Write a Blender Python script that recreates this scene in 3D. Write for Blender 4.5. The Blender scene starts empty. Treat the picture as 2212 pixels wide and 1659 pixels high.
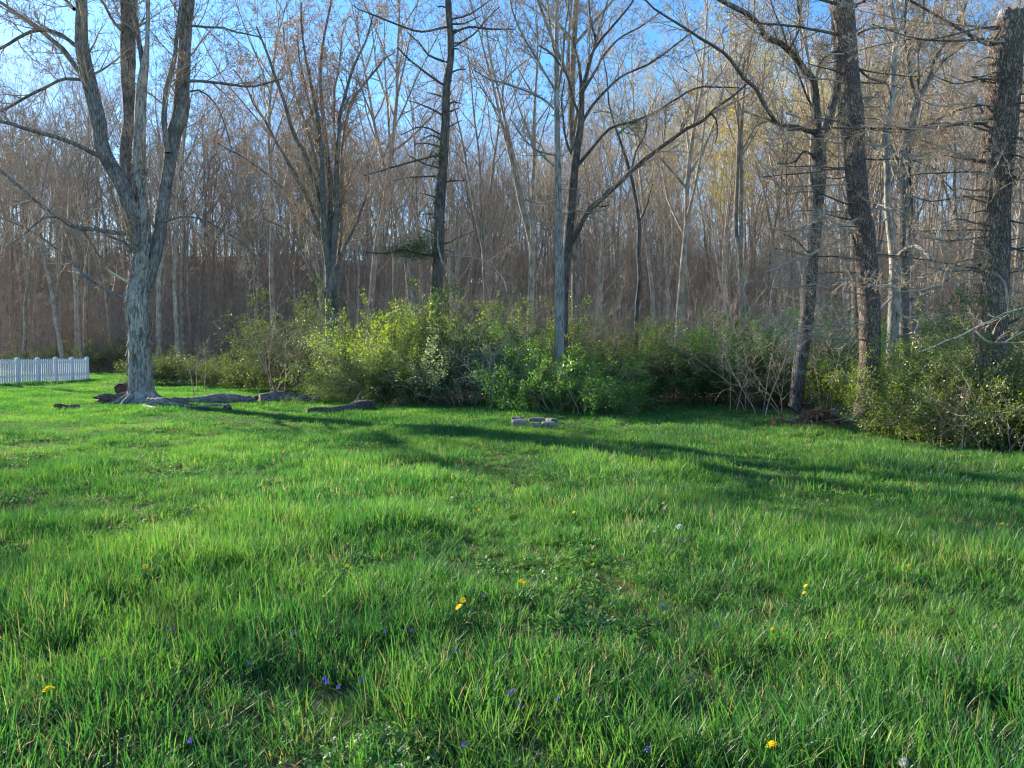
import bpy, math, random
import numpy as np
from mathutils import Vector

# ---------------------------------------------------------------- camera, sky, sun
scene = bpy.context.scene
COL = scene.collection
F = 1662.0                      # focal length in pixels of a 2212 px wide picture
CAMH = 1.6
TILT = math.atan(79.0 / F)
cam_data = bpy.data.cameras.new("camera")
cam_data.sensor_width = 36.0
cam_data.lens = 36.0 * F / 2212.0
cam_data.clip_start = 0.05
cam_data.clip_end = 6000.0
cam = bpy.data.objects.new("camera", cam_data)
cam.location = (0, 0, CAMH)
cam.rotation_euler = (math.pi / 2 - TILT, 0, 0)
COL.objects.link(cam)
scene.camera = cam

SUN_AZ = math.radians(-49.0)    # left of the view direction (+Y)
SUN_EL = math.radians(20.0)
world = bpy.data.worlds.new("World")
scene.world = world
world.use_nodes = True
wn = world.node_tree.nodes
wl = world.node_tree.links
wn.clear()
w_out = wn.new("ShaderNodeOutputWorld")
w_bg = wn.new("ShaderNodeBackground")
w_sky = wn.new("ShaderNodeTexSky")
w_sky.sky_type = 'NISHITA'
w_sky.sun_disc = False
w_sky.sun_elevation = SUN_EL
w_sky.sun_rotation = SUN_AZ
w_sky.altitude = 200
w_sky.air_density = 1.0
w_sky.dust_density = 0.15
w_sky.ozone_density = 3.5
w_bg.inputs['Strength'].default_value = 0.102
# thin high cloud veil
w_tc = wn.new("ShaderNodeTexCoord")
w_map = wn.new("ShaderNodeMapping")
w_map.inputs['Scale'].default_value = (1.0, 1.0, 3.0)
w_ns = wn.new("ShaderNodeTexNoise")
w_ns.inputs['Scale'].default_value = 2.3
w_ns.inputs['Detail'].default_value = 6
w_ns.inputs['Roughness'].default_value = 0.6
w_rmp = wn.new("ShaderNodeMapRange")
w_rmp.inputs[1].default_value = 0.52
w_rmp.inputs[2].default_value = 0.85
w_rmp.inputs[3].default_value = 0.0
w_rmp.inputs[4].default_value = 0.14
w_mix = wn.new("ShaderNodeMix")
w_mix.data_type = 'RGBA'
w_mix.inputs[7].default_value = (6.5, 6.7, 7.0, 1)
wl.new(w_tc.outputs['Generated'], w_map.inputs[0])
wl.new(w_map.outputs[0], w_ns.inputs['Vector'])
wl.new(w_ns.outputs['Fac'], w_rmp.inputs[0])
wl.new(w_rmp.outputs[0], w_mix.inputs[0])
wl.new(w_sky.outputs[0], w_mix.inputs[6])
w_hs = wn.new("ShaderNodeHueSaturation")
w_hs.inputs['Saturation'].default_value = 1.2
wl.new(w_mix.outputs[2], w_hs.inputs['Color'])
wl.new(w_hs.outputs[0], w_bg.inputs['Color'])
wl.new(w_bg.outputs[0], w_out.inputs[0])

sun_data = bpy.data.lights.new("sun", 'SUN')
sun_data.energy = 4.7
sun_data.angle = math.radians(0.55)
sun_data.color = (1.0, 0.90, 0.74)
sun = bpy.data.objects.new("sun", sun_data)
sdir = Vector((math.sin(SUN_AZ) * math.cos(SUN_EL), math.cos(SUN_AZ) * math.cos(SUN_EL), math.sin(SUN_EL)))
sun.rotation_euler = sdir.to_track_quat('Z', 'Y').to_euler()
sun.location = sdir * 60
COL.objects.link(sun)

scene.view_settings.view_transform = 'Standard'
scene.view_settings.look = 'None'
scene.view_settings.exposure = 1.66
scene.view_settings.gamma = 1.0
scene.view_settings.use_curve_mapping = False
cy = scene.cycles
cy.max_bounces = 6
cy.diffuse_bounces = 3
cy.glossy_bounces = 1
cy.transmission_bounces = 3
cy.transparent_max_bounces = 4
cy.caustics_reflective = False
cy.caustics_refractive = False
cy.use_denoising = True
cy.use_adaptive_sampling = False
try:
    cy.pixel_filter_type = 'BLACKMAN_HARRIS'
    cy.filter_width = 1.2
except Exception:
    pass

# ---------------------------------------------------------------- helpers
rs = np.random.RandomState(7)


def ray(u, v):
    """direction of a picture point (2212 x 1659 pixels) in the world"""
    a, b = (u - 1106.0) / F, (829.5 - v) / F
    c, s = math.cos(TILT), math.sin(TILT)
    return Vector((a, c + b * s, -s + b * c))


def at(u, v, depth):
    d = ray(u, v)
    return Vector((0, 0, CAMH)) + d * (depth / d.y)


def on_plane(u, v, z=0.0):
    d = ray(u, v)
    return Vector((0, 0, CAMH)) + d * ((z - CAMH) / d.z)


def _hash(ix, iy, iz):
    n = (ix * 374761393 + iy * 668265263 + iz * 1274126177) & 0xffffffff
    n = ((n ^ (n >> 13)) * 1103515245) & 0xffffffff
    n = ((n ^ (n >> 16)) * 362437) & 0xffffffff
    return ((n ^ (n >> 15)) & 0xffff) / 65535.0


def vnoise(x, y, z=0.0):
    x, y, z = np.broadcast_arrays(np.asarray(x, float), np.asarray(y, float), np.asarray(z, float))
    ix, iy, iz = np.floor(x).astype(np.int64), np.floor(y).astype(np.int64), np.floor(z).astype(np.int64)
    fx, fy, fz = x - ix, y - iy, z - iz
    fx, fy, fz = fx * fx * (3 - 2 * fx), fy * fy * (3 - 2 * fy), fz * fz * (3 - 2 * fz)
    r = 0.0
    for dx in (0, 1):
        for dy in (0, 1):
            for dz in (0, 1):
                w = (fx if dx else 1 - fx) * (fy if dy else 1 - fy) * (fz if dz else 1 - fz)
                r = r + w * _hash(ix + dx, iy + dy, iz + dz)
    return r


def fbm(x, y, z=0.0, o=4):
    r, a, t = 0.0, 1.0, 0.0
    for i in range(o):
        k = 2.0 ** i
        r = r + a * vnoise(np.asarray(x) * k + 17 * i, np.asarray(y) * k + 5 * i, np.asarray(z) * k)
        t += a
        a *= 0.5
    return r / t


def sst(a, b, x):
    t = np.clip((np.asarray(x, float) - a) / (b - a), 0, 1)
    return t * t * (3 - 2 * t)


def wood_edge(x):
    """depth at which the lawn gives way to the wood, for a given x"""
    x = np.asarray(x, float)
    e = 58.0 - 31.0 * sst(-13.0, -6.5, x)          # 58 m on the left, 27 m behind the logs
    e = e - 7.0 * sst(-5.5, -2.0, x)               # 20 m in the middle
    e = e - 5.5 * sst(5.0, 9.5, x)
    return e


def zg(x, y):
    x = np.asarray(x, float)
    y = np.asarray(y, float)
    y0 = 40.0 + 24.0 * sst(-8, -20, x)
    hill = (8.5 + 6.0 * sst(-5, -30, x)) * sst(y0, y0 + 75.0 - 15 * sst(-5, -30, x), y) + 9.0 * sst(y0 + 25, 230, y)
    hill = hill + 7.0 * (fbm(x * 0.035 + 4, y * 0.03) - 0.5) * sst(66, 110, y)
    lumps = 0.10 * (fbm(x * 0.22, y * 0.22) - 0.5) + 0.05 * (fbm(x * 1.1, y * 1.1) - 0.5)
    rough = 1.4 * (fbm(x * 0.06 + 9, y * 0.06) - 0.5) * sst(34, 60, y)
    return hill + lumps * sst(1.0, 3.0, y) + rough


def mesh_np(name, verts, faces_quads=None, tris=None, smooth=True, mats=(), attrs=None, mat_idx=None):
    me = bpy.data.meshes.new(name)
    verts = np.asarray(verts, np.float32).reshape(-1, 3)
    q = np.zeros((0, 4), np.int32) if faces_quads is None else np.asarray(faces_quads, np.int32).reshape(-1, 4)
    t = np.zeros((0, 3), np.int32) if tris is None else np.asarray(tris, np.int32).reshape(-1, 3)
    me.vertices.add(len(verts))
    me.vertices.foreach_set("co", verts.ravel())
    nl = len(q) * 4 + len(t) * 3
    me.loops.add(nl)
    me.polygons.add(len(q) + len(t))
    me.loops.foreach_set("vertex_index", np.concatenate([q.ravel(), t.ravel()]).astype(np.int32))
    st = np.concatenate([np.arange(len(q)) * 4, len(q) * 4 + np.arange(len(t)) * 3]).astype(np.int32)
    tot = np.concatenate([np.full(len(q), 4), np.full(len(t), 3)]).astype(np.int32)
    me.polygons.foreach_set("loop_start", st)
    me.polygons.foreach_set("loop_total", tot)
    me.polygons.foreach_set("use_smooth", np.full(len(q) + len(t), smooth))
    if mat_idx is not None:
        me.polygons.foreach_set("material_index", np.asarray(mat_idx, np.int32))
    for m in mats:
        me.materials.append(m)
    if attrs:
        for k, a in attrs.items():
            at_ = me.attributes.new(k, 'FLOAT', 'POINT')
            at_.data.foreach_set("value", np.asarray(a, np.float32))
    me.update(calc_edges=True)
    return me


def obj(name, me, parent=None, loc=None):
    o = bpy.data.objects.new(name, me)
    COL.objects.link(o)
    if parent is not None:
        o.parent = parent
    if loc is not None:
        o.location = loc
    return o


def tag(o, label=None, cat=None, group=None, kind=None):
    if label:
        o['label'] = label
    if cat:
        o['category'] = cat
    if group:
        o['group'] = group
    if kind:
        o['kind'] = kind
    return o


def thing(name, loc, label, cat, group=None, rz=0.0):
    o = bpy.data.objects.new(name, None)
    o.empty_display_size = 0.2
    COL.objects.link(o)
    o.location = loc
    o.rotation_euler = (0, 0, rz)
    return tag(o, label, cat, group)


class Tubes:
    def __init__(self, origin=(0, 0, 0)):
        self.g = {}
        self.o = np.array(origin, float)

    def add(self, pts, rad, sides):
        self.g.setdefault((len(pts), sides), ([], []))
        a, b = self.g[(len(pts), sides)]
        a.append([tuple(p) for p in pts])
        b.append(rad)

    def arrays(self):
        V, Q, off = [], [], 0
        for (n, k), (P, R) in self.g.items():
            P = np.array(P, float) - self.o
            R = np.array(R, float)
            m = len(P)
            T = np.empty_like(P)
            T[:, 1:-1] = P[:, 2:] - P[:, :-2]
            T[:, 0] = P[:, 1] - P[:, 0]
            T[:, -1] = P[:, -1] - P[:, -2]
            T /= np.linalg.norm(T, axis=2, keepdims=True) + 1e-9
            mean = T.mean(1)
            ref = np.where(np.abs(mean[:, 2:3]) > 0.8, np.array([[1.0, 0.13, 0]]), np.array([[0.1, 0.05, 1.0]]))[:, None, :]
            N1 = np.cross(T, np.broadcast_to(ref, T.shape))
            N1 /= np.linalg.norm(N1, axis=2, keepdims=True) + 1e-9
            N2 = np.cross(T, N1)
            th = np.arange(k) * 2 * math.pi / k
            ring = (P[:, :, None, :] + R[:, :, None, None] * (np.cos(th)[None, None, :, None] * N1[:, :, None, :]
                                                             + np.sin(th)[None, None, :, None] * N2[:, :, None, :]))
            V.append(ring.reshape(-1, 3))
            base = off + (np.arange(m)[:, None, None] * n + np.arange(n - 1)[None, :, None]) * k
            j = np.arange(k)[None, None, :]
            j2 = (j + 1) % k
            q = np.stack(np.broadcast_arrays(base + j, base + j2, base + k + j2, base + k + j), -1)
            Q.append(q.reshape(-1, 4))
            off += m * n * k
        if not V:
            return np.zeros((0, 3)), np.zeros((0, 4), int)
        return np.concatenate(V), np.concatenate(Q)

    def mesh(self, name, mat):
        v, q = self.arrays()
        return mesh_np(name, v, q, mats=(mat,))


def crom(pts, step):
    """smooth curve through pts (rows of x, y, z, radius)"""
    P = np.array(pts, float)
    if len(P) == 2:
        P = np.array([P[0], P[0] * 0.5 + P[1] * 0.5, P[1]])
    E = np.vstack([2 * P[0] - P[1], P, 2 * P[-1] - P[-2]])
    out = []
    for i in range(1, len(E) - 2):
        L = np.linalg.norm(E[i + 1][:3] - E[i][:3])
        n = max(2, int(L / step))
        for k in range(n):
            t = k / n
            a, b, c, d = E[i - 1], E[i], E[i + 1], E[i + 2]
            out.append(0.5 * (2 * b + (c - a) * t + (2 * a - 5 * b + 4 * c - d) * t * t + (3 * b - a - 3 * c + d) * t ** 3))
    out.append(E[-2])
    out = np.array(out)
    out[:, 3] = np.maximum(out[:, 3], 0.002)
    return out


def thick_tube(path, sides, disp=None, cap_end=False, jag=0.0, seed=0, cap_start=False):
    """one continuous trunk along path rows (x, y, z, r); disp(theta, s, p) -> factor on the radius"""
    P, R = path[:, :3], path[:, 3]
    n = len(P)
    T = np.gradient(P, axis=0)
    T /= np.linalg.norm(T, axis=1, keepdims=True) + 1e-9
    ref = np.array([1.0, 0.1, 0.0]) if abs(T.mean(0)[2]) > 0.7 else np.array([0.05, 0.05, 1.0])
    N1 = np.cross(T, ref)
    N1 /= np.linalg.norm(N1, axis=1, keepdims=True)
    N2 = np.cross(T, N1)
    th = np.arange(sides) * 2 * math.pi / sides
    s = np.concatenate([[0], np.cumsum(np.linalg.norm(np.diff(P, axis=0), axis=1))])
    fac = np.ones((n, sides)) if disp is None else disp(th[None, :] + 0 * s[:, None], s[:, None] + 0 * th[None, :])
    if jag:
        r_ = np.random.RandomState(seed)
        spike = r_.rand(sides) * jag
        sm = sst(0.86, 1.0, s / s[-1])[:, None] * (spike - jag * 0.4)[None, :]
    else:
        sm = np.zeros((n, sides))
    ring = (P[:, None, :] + (R[:, None] * fac)[..., None] * (np.cos(th)[None, :, None] * N1[:, None, :] + np.sin(th)[None, :, None] * N2[:, None, :])
            + sm[..., None] * T[:, None, :])
    V = ring.reshape(-1, 3)
    i = np.arange(n - 1)[:, None] * sides
    j = np.arange(sides)[None, :]
    j2 = (j + 1) % sides
    Q = np.stack(np.broadcast_arrays(i + j, i + j2, i + sides + j2, i + sides + j), -1).reshape(-1, 4)
    tris, mi = [], [0] * len(Q)
    for flag, ringi, inset in ((cap_end, n - 1, -0.25), (cap_start, 0, 0.1)):
        if flag:
            c = len(V)
            V = np.vstack([V, P[ringi] + T[ringi] * R[ringi] * inset])
            for k in range(sides):
                a, b = ringi * sides + k, ringi * sides + (k + 1) % sides
                tris.append((a, b, c) if ringi else (b, a, c))
                mi.append(1)
    return V, Q, (np.array(tris) if tris else None), mi


class Sp:
    def __init__(s, n, sides, w, up, nc=0, lr=0.5, ang=(35, 60), rr=0.55, st=0.2, taper=0.9):
        s.n, s.sides, s.w, s.up, s.nc, s.lr, s.ang, s.rr, s.st, s.taper = n, sides, w, up, nc, lr, ang, rr, st, taper


def rot_dir(d, ang, az):
    a = Vector((0, 0, 1)) if abs(d.z) < 0.9 else Vector((1, 0, 0))
    u = d.cross(a).normalized()
    v = d.cross(u)
    return (d * math.cos(ang) + (u * math.cos(az) + v * math.sin(az)) * math.sin(ang)).normalized()


def grow(B, p, d, L, r, lev, sp, R, rmin=0.004, tips=None):
    s = sp[lev]
    pts, rr = [p.copy()], [r]
    ds = []
    for i in range(s.n):
        d = Vector((d.x + R.gauss(0, s.w), d.y + R.gauss(0, s.w), d.z + R.gauss(0, s.w) + s.up)).normalized()
        p = p + d * (L / s.n)
        pts.append(p)
        ds.append(d)
        rr.append(max(rmin, r * (1 - s.taper * ((i + 1) / s.n))))
    B[min(lev, len(B) - 1)].add(pts, rr, s.sides)
    if tips is not None and lev >= len(sp) - 2:
        tips.extend(tuple(q) for q in pts[1:])
    if lev + 1 < len(sp):
        nc = max(1, int(s.nc * R.uniform(0.75, 1.25) + 0.5))
        az = R.uniform(0, 6.28)
        for j in range(nc):
            t = s.st + (1 - s.st) * (j + R.random()) / nc
            x = t * s.n
            i = min(s.n - 1, int(x))
            q = pts[i].lerp(pts[i + 1], x - i)
            ra = rr[i] + (rr[i + 1] - rr[i]) * (x - i)
            az += 2.4 + R.uniform(-0.5, 0.5)
            cd = rot_dir(ds[i], math.radians(R.uniform(*s.ang)), az)
            cl = L * s.lr * (1.0 - 0.55 * (t - s.st) / (1 - s.st)) * R.uniform(0.7, 1.2)
            grow(B, q, cd, cl, max(rmin, min(ra * 0.8, r * s.rr * (1.1 - 0.6 * t))), lev + 1, sp, R, rmin, tips)


def leaf_mesh(name, c, size, mat, seed=0, flat=0.0, aspect=0.6, extra=None):
    """many small pointed leaves, a rhombus folded on its midrib each"""
    r_ = np.random.RandomState(seed)
    c = np.asarray(c, float)
    m = len(c)
    a = r_.normal(size=(m, 3))
    a[:, 2] = a[:, 2] * (1 - flat)
    a /= np.linalg.norm(a, axis=1, keepdims=True) + 1e-9
    b = np.cross(a, r_.normal(size=(m, 3)) * np.array([1 - flat * 0.5, 1 - flat * 0.5, 1]))
    b /= np.linalg.norm(b, axis=1, keepdims=True) + 1e-9
    n = np.cross(a, b)
    s = size * (0.45 + 1.25 * r_.rand(m, 1) ** 1.6) * (1.0 + 0.25 * (np.sin(c[:, :1] * 2.1 + seed) * np.cos(c[:, 1:2] * 1.7)))
    V = np.stack([c, c + a * s * 0.45 + b * s * aspect * 0.5 + n * s * 0.10, c + a * s, c + a * s * 0.45 - b * s * aspect * 0.5 + n * s * 0.10], 1)
    i = np.arange(m)[:, None] * 4
    T = np.concatenate([i + np.array([[0, 1, 2]]), i + np.array([[0, 2, 3]])])
    rnd = np.repeat(r_.rand(m), 4)
    return mesh_np(name, V.reshape(-1, 3), None, T, smooth=False, mats=(mat,), attrs={'rnd': rnd})


# ---------------------------------------------------------------- materials
def new_mat(name):
    m = bpy.data.materials.new(name)
    m.use_nodes = True
    nt = m.node_tree
    nt.nodes.clear()
    return m, nt, nt.nodes.new, nt.links.new


def ramp(N, stops):
    r = N("ShaderNodeValToRGB")
    e = r.color_ramp.elements
    while len(e) < len(stops):
        e.new(0.5)
    for i, (p, c) in enumerate(stops):
        e[i].position = p
        e[i].color = (c[0], c[1], c[2], 1)
    return r


def bark(name, dark, mid, light, scale=1.0, bump=0.6, stretch=0.18, moss=0.0, vary=0.3, plates=False, rough=0.95, peel=None, lying=False):
    m, nt, N, L = new_mat(name)
    out = N("ShaderNodeOutputMaterial")
    bs = N("ShaderNodeBsdfPrincipled")
    bs.inputs['Roughness'].default_value = rough
    bs.inputs['Specular IOR Level'].default_value = 0.15
    tc = N("ShaderNodeTexCoord")
    mp = N("ShaderNodeMapping")
    mp.inputs['Scale'].default_value = (stretch, 1, 1) if lying else (1, 1, stretch)
    L(tc.outputs['Object'], mp.inputs[0])
    n1 = N("ShaderNodeTexNoise")
    n1.inputs['Scale'].default_value = 28 * scale
    n1.inputs['Detail'].default_value = 7
    n1.inputs['Roughness'].default_value = 0.65
    L(mp.outputs[0], n1.inputs['Vector'])
    n2 = N("ShaderNodeTexNoise")
    n2.inputs['Scale'].default_value = 2.2
    n2.inputs['Detail'].default_value = 4
    L(tc.outputs['Object'], n2.inputs['Vector'])
    if plates:
        vo = N("ShaderNodeTexVoronoi")
        vo.feature = 'DISTANCE_TO_EDGE'
        vo.inputs['Scale'].default_value = 14 * scale
        dn = N("ShaderNodeTexNoise")
        dn.inputs['Scale'].default_value = 11
        dn.inputs['Detail'].default_value = 4
        L(tc.outputs['Object'], dn.inputs['Vector'])
        dv = N("ShaderNodeVectorMath")
        dv.operation = 'MULTIPLY_ADD'
        dv.inputs[1].default_value = (0.10, 0.10, 0.10)
        L(dn.outputs['Color'], dv.inputs[0])
        L(mp.outputs[0], dv.inputs[2])
        L(dv.outputs[0], vo.inputs['Vector'])
        mr = N("ShaderNodeMapRange")
        mr.inputs[1].default_value = 0.0
        mr.inputs[2].default_value = 0.34
        L(vo.outputs['Distance'], mr.inputs[0])
        mu = N("ShaderNodeMath")
        mu.operation = 'MULTIPLY'
        L(mr.outputs[0], mu.inputs[0])
        L(n1.outputs['Fac'], mu.inputs[1])
        h = N("ShaderNodeMath")
        h.operation = 'MULTIPLY_ADD'
        h.inputs[1].default_value = 0.55
        L(mu.outputs[0], h.inputs[0])
        h2 = N("ShaderNodeMath")
        h2.operation = 'MULTIPLY'
        h2.inputs[1].default_value = 0.62
        L(n1.outputs['Fac'], h2.inputs[0])
        L(h2.outputs[0], h.inputs[2])
        height = h.outputs[0]
    else:
        height = n1.outputs['Fac']
    cr = ramp(N, [(0.36, dark), (0.5, mid), (0.66, light)])
    L(height, cr.inputs[0])
    mx = N("ShaderNodeMix")
    mx.data_type = 'RGBA'
    mx.blend_type = 'MULTIPLY'
    mx.inputs[0].default_value = 1.0
    cr2 = ramp(N, [(0.3, (0.62, 0.62, 0.66)), (0.7, (1.25, 1.2, 1.12))])
    L(n2.outputs['Fac'], cr2.inputs[0])
    L(cr.outputs[0], mx.inputs[6])
    L(cr2.outputs[0], mx.inputs[7])
    oi = N("ShaderNodeObjectInfo")
    hv = N("ShaderNodeHueSaturation")
    vr = N("ShaderNodeMapRange")
    vr.inputs[3].default_value = 1 - vary
    vr.inputs[4].default_value = 1 + vary
    L(oi.outputs['Random'], vr.inputs[0])
    L(vr.outputs[0], hv.inputs['Value'])
    L(mx.outputs[2], hv.inputs['Color'])
    col = hv.outputs[0]
    if moss:
        n3 = N("ShaderNodeTexNoise")
        n3.inputs['Scale'].default_value = 5
        n3.inputs['Detail'].default_value = 5
        L(tc.outputs['Object'], n3.inputs['Vector'])
        mm = N("ShaderNodeMapRange")
        mm.inputs[1].default_value = 0.5
        mm.inputs[2].default_value = 0.7
        mm.inputs[4].default_value = moss
        L(n3.outputs['Fac'], mm.inputs[0])
        mg = N("ShaderNodeMix")
        mg.data_type = 'RGBA'
        mg.inputs[7].default_value = (0.075, 0.095, 0.06, 1)
        L(mm.outputs[0], mg.inputs[0])
        L(col, mg.inputs[6])
        col = mg.outputs[2]
    if peel:
        n4 = N("ShaderNodeTexNoise")
        n4.inputs['Scale'].default_value = 6.5
        n4.inputs['Detail'].default_value = 6
        n4.inputs['Roughness'].default_value = 0.6
        mp4 = N("ShaderNodeMapping")
        mp4.inputs['Scale'].default_value = (1, 1, 0.28)
        L(tc.outputs['Object'], mp4.inputs[0])
        L(mp4.outputs[0], n4.inputs['Vector'])
        for lo, hi, c4, amt in ((0.55, 0.58, peel[0], 0.65), (0.44, 0.40, peel[1], 0.7)):
            m4 = N("ShaderNodeMapRange")
            m4.inputs[1].default_value = lo
            m4.inputs[2].default_value = hi
            m4.inputs[4].default_value = amt
            L(n4.outputs['Fac'], m4.inputs[0])
            g4 = N("ShaderNodeMix")
            g4.data_type = 'RGBA'
            L(m4.outputs[0], g4.inputs[0])
            L(col, g4.inputs[6])
            k4 = N("ShaderNodeMix")
            k4.data_type = 'RGBA'
            k4.blend_type = 'MULTIPLY'
            k4.inputs[0].default_value = 0.5
            k4.inputs[6].default_value = (*c4, 1)
            L(cr2.outputs[0], k4.inputs[7])
            L(k4.outputs[2], g4.inputs[7])
            col = g4.outputs[2]
    L(col, bs.inputs['Base Color'])
    bp = N("ShaderNodeBump")
    bp.inputs['Strength'].default_value = bump
    bp.inputs['Distance'].default_value = 0.03
    L(height, bp.inputs['Height'])
    L(bp.outputs[0], bs.inputs['Normal'])
    L(bs.outputs[0], out.inputs[0])
    return m


def leafy(name, c1, c2, c3, trans=0.45, attr='rnd', patch=0.8, gloss=0.04, objvary=0.25):
    """thin living leaf: diffuse on one side, light coming through from behind"""
    m, nt, N, L = new_mat(name)
    out = N("ShaderNodeOutputMaterial")
    at_ = N("ShaderNodeAttribute")
    at_.attribute_name = attr
    ge = N("ShaderNodeNewGeometry")
    ns = N("ShaderNodeTexNoise")
    ns.inputs['Scale'].default_value = patch
    ns.inputs['Detail'].default_value = 3
    L(ge.outputs['Position'], ns.inputs['Vector'])
    ad = N("ShaderNodeMath")
    ad.operation = 'MULTIPLY_ADD'
    ad.inputs[1].default_value = 0.35
    L(at_.outputs['Fac'], ad.inputs[0])
    sc = N("ShaderNodeMath")
    sc.operation = 'MULTIPLY_ADD'
    sc.inputs[1].default_value = 1.6
    sc.inputs[2].default_value = -0.5
    L(ns.outputs['Fac'], sc.inputs[0])
    L(sc.outputs[0], ad.inputs[2])
    cr = ramp(N, [(0.1, c1), (0.5, c2), (0.95, c3)])
    L(ad.outputs[0], cr.inputs[0])
    oi = N("ShaderNodeObjectInfo")
    vr = N("ShaderNodeMapRange")
    vr.inputs[3].default_value = 1 - objvary
    vr.inputs[4].default_value = 1 + objvary
    L(oi.outputs['Random'], vr.inputs[0])
    hv = N("ShaderNodeHueSaturation")
    L(vr.outputs[0], hv.inputs['Value'])
    L(cr.outputs[0], hv.inputs['Color'])
    df = N("ShaderNodeBsdfDiffuse")
    tr = N("ShaderNodeBsdfTranslucent")
    gl = N("ShaderNodeBsdfGlossy")
    gl.inputs['Roughness'].default_value = 0.38
    gl.inputs['Color'].default_value = (0.9, 0.9, 0.9, 1)
    L(hv.outputs[0], df.inputs['Color'])
    tm = N("ShaderNodeMix")
    tm.data_type = 'RGBA'
    tm.blend_type = 'MULTIPLY'
    tm.inputs[0].default_value = 1
    tm.inputs[7].default_value = (1.9, 1.75, 0.9, 1)
    L(hv.outputs[0], tm.inputs[6])
    L(tm.outputs[2], tr.inputs['Color'])
    m1 = N("ShaderNodeMixShader")
    m1.inputs[0].default_value = trans
    L(df.outputs[0], m1.inputs[1])
    L(tr.outputs[0], m1.inputs[2])
    m2 = N("ShaderNodeMixShader")
    m2.inputs[0].default_value = gloss
    L(m1.outputs[0], m2.inputs[1])
    L(gl.outputs[0], m2.inputs[2])
    L(m2.outputs[0], out.inputs[0])
    return m


def plain(name, c, rough=0.7, var=0.25, scale=12, bump=0.0, c2=None, trans=0.0):
    m, nt, N, L = new_mat(name)
    out = N("ShaderNodeOutputMaterial")
    bs = N("ShaderNodeBsdfPrincipled")
    bs.inputs['Roughness'].default_value = rough
    bs.inputs['Specular IOR Level'].default_value = 0.25
    tc = N("ShaderNodeTexCoord")
    ns = N("ShaderNodeTexNoise")
    ns.inputs['Scale'].default_value = scale
    ns.inputs['Detail'].default_value = 5
    L(tc.outputs['Object'], ns.inputs['Vector'])
    c2 = c2 or tuple(x * (1 - var * 1.6) for x in c)
    cr = ramp(N, [(0.35, c2), (0.62, c)])
    L(ns.outputs['Fac'], cr.inputs[0])
    L(cr.outputs[0], bs.inputs['Base Color'])
    if bump:
        bp = N("ShaderNodeBump")
        bp.inputs['Strength'].default_value = bump
        bp.inputs['Distance'].default_value = 0.02
        L(ns.outputs['Fac'], bp.inputs['Height'])
        L(bp.outputs[0], bs.inputs['Normal'])
    if trans:
        tr = N("ShaderNodeBsdfTranslucent")
        L(cr.outputs[0], tr.inputs['Color'])
        mx = N("ShaderNodeMixShader")
        mx.inputs[0].default_value = trans
        L(bs.outputs[0], mx.inputs[1])
        L(tr.outputs[0], mx.inputs[2])
        L(mx.outputs[0], out.inputs[0])
    else:
        L(bs.outputs[0], out.inputs[0])
    return m


M_FOREST = bark("bark_forest", (0.18, 0.145, 0.115), (0.36, 0.295, 0.23), (0.54, 0.45, 0.36), scale=0.6, bump=0.4, vary=0.35)
M_TWIG = plain("twig_brown", (0.50, 0.39, 0.285), 0.9, 0.3, 1.5)
M_TWIGRED = plain("twig_reddish", (0.47, 0.33, 0.24), 0.9, 0.3, 1.5)
M_TWIGPALE = plain("twig_pale", (0.42, 0.37, 0.31), 0.9, 0.2, 3)
M_GREY = bark("bark_grey", (0.075, 0.075, 0.075), (0.17, 0.165, 0.155), (0.30, 0.29, 0.27), scale=1.0, bump=0.6, moss=0.3, vary=0.0)
M_DARK = bark("bark_dark", (0.05, 0.045, 0.043), (0.125, 0.112, 0.102), (0.24, 0.215, 0.19), scale=1.0, bump=0.7, moss=0.25, vary=0.0)
M_SHAG = bark("bark_shaggy", (0.12, 0.10, 0.09), (0.35, 0.32, 0.29), (0.62, 0.58, 0.53), peel=((0.46, 0.40, 0.33), (0.14, 0.09, 0.07)), scale=0.9, bump=1.0, stretch=0.2, moss=0.1, vary=0.0)
M_ASH = bark("bark_ash", (0.13, 0.13, 0.12), (0.30, 0.29, 0.265), (0.48, 0.46, 0.42), scale=0.9, bump=0.6, moss=0.2, vary=0.0)
M_SHAGLIMB = bark("bark_maple_limb", (0.07, 0.065, 0.06), (0.19, 0.18, 0.17), (0.36, 0.34, 0.32), scale=0.9, bump=0.9, stretch=0.2, moss=0.25, vary=0.0)
M_PINE = bark("bark_pine", (0.10, 0.08, 0.07), (0.25, 0.20, 0.17), (0.42, 0.35, 0.29), scale=1.9, bump=0.9, stretch=0.22, plates=True, vary=0.0)
M_PALEB = bark("bark_pale", (0.16, 0.15, 0.135), (0.36, 0.345, 0.31), (0.55, 0.52, 0.47), scale=0.7, bump=0.4, stretch=0.3, vary=0.0)
M_TORN = plain("torn_wood", (0.75, 0.66, 0.55), 0.8, 0.2, 20, 0.4)
M_REDWOOD = plain("rotten_heartwood", (0.19, 0.105, 0.075), 0.9, 0.35, 9, 0.5)
M_LOG = bark("weathered_log", (0.07, 0.055, 0.045), (0.24, 0.205, 0.175), (0.46, 0.41, 0.35), scale=0.8, bump=1.0, lying=True, stretch=0.14, moss=0.25, vary=0.15)
M_LOGDARK = bark("dark_wet_log", (0.05, 0.04, 0.035), (0.13, 0.105, 0.09), (0.25, 0.21, 0.18), scale=0.8, bump=1.0, lying=True, stretch=0.16, vary=0.1)
M_STONE = plain("grey_stone", (0.28, 0.255, 0.22), 0.9, 0.35, 9, 0.6, c2=(0.13, 0.115, 0.10))
M_STONEBR = plain("brown_stone", (0.34, 0.27, 0.215), 0.9, 0.35, 9, 0.6, c2=(0.2, 0.16, 0.13))
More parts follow.
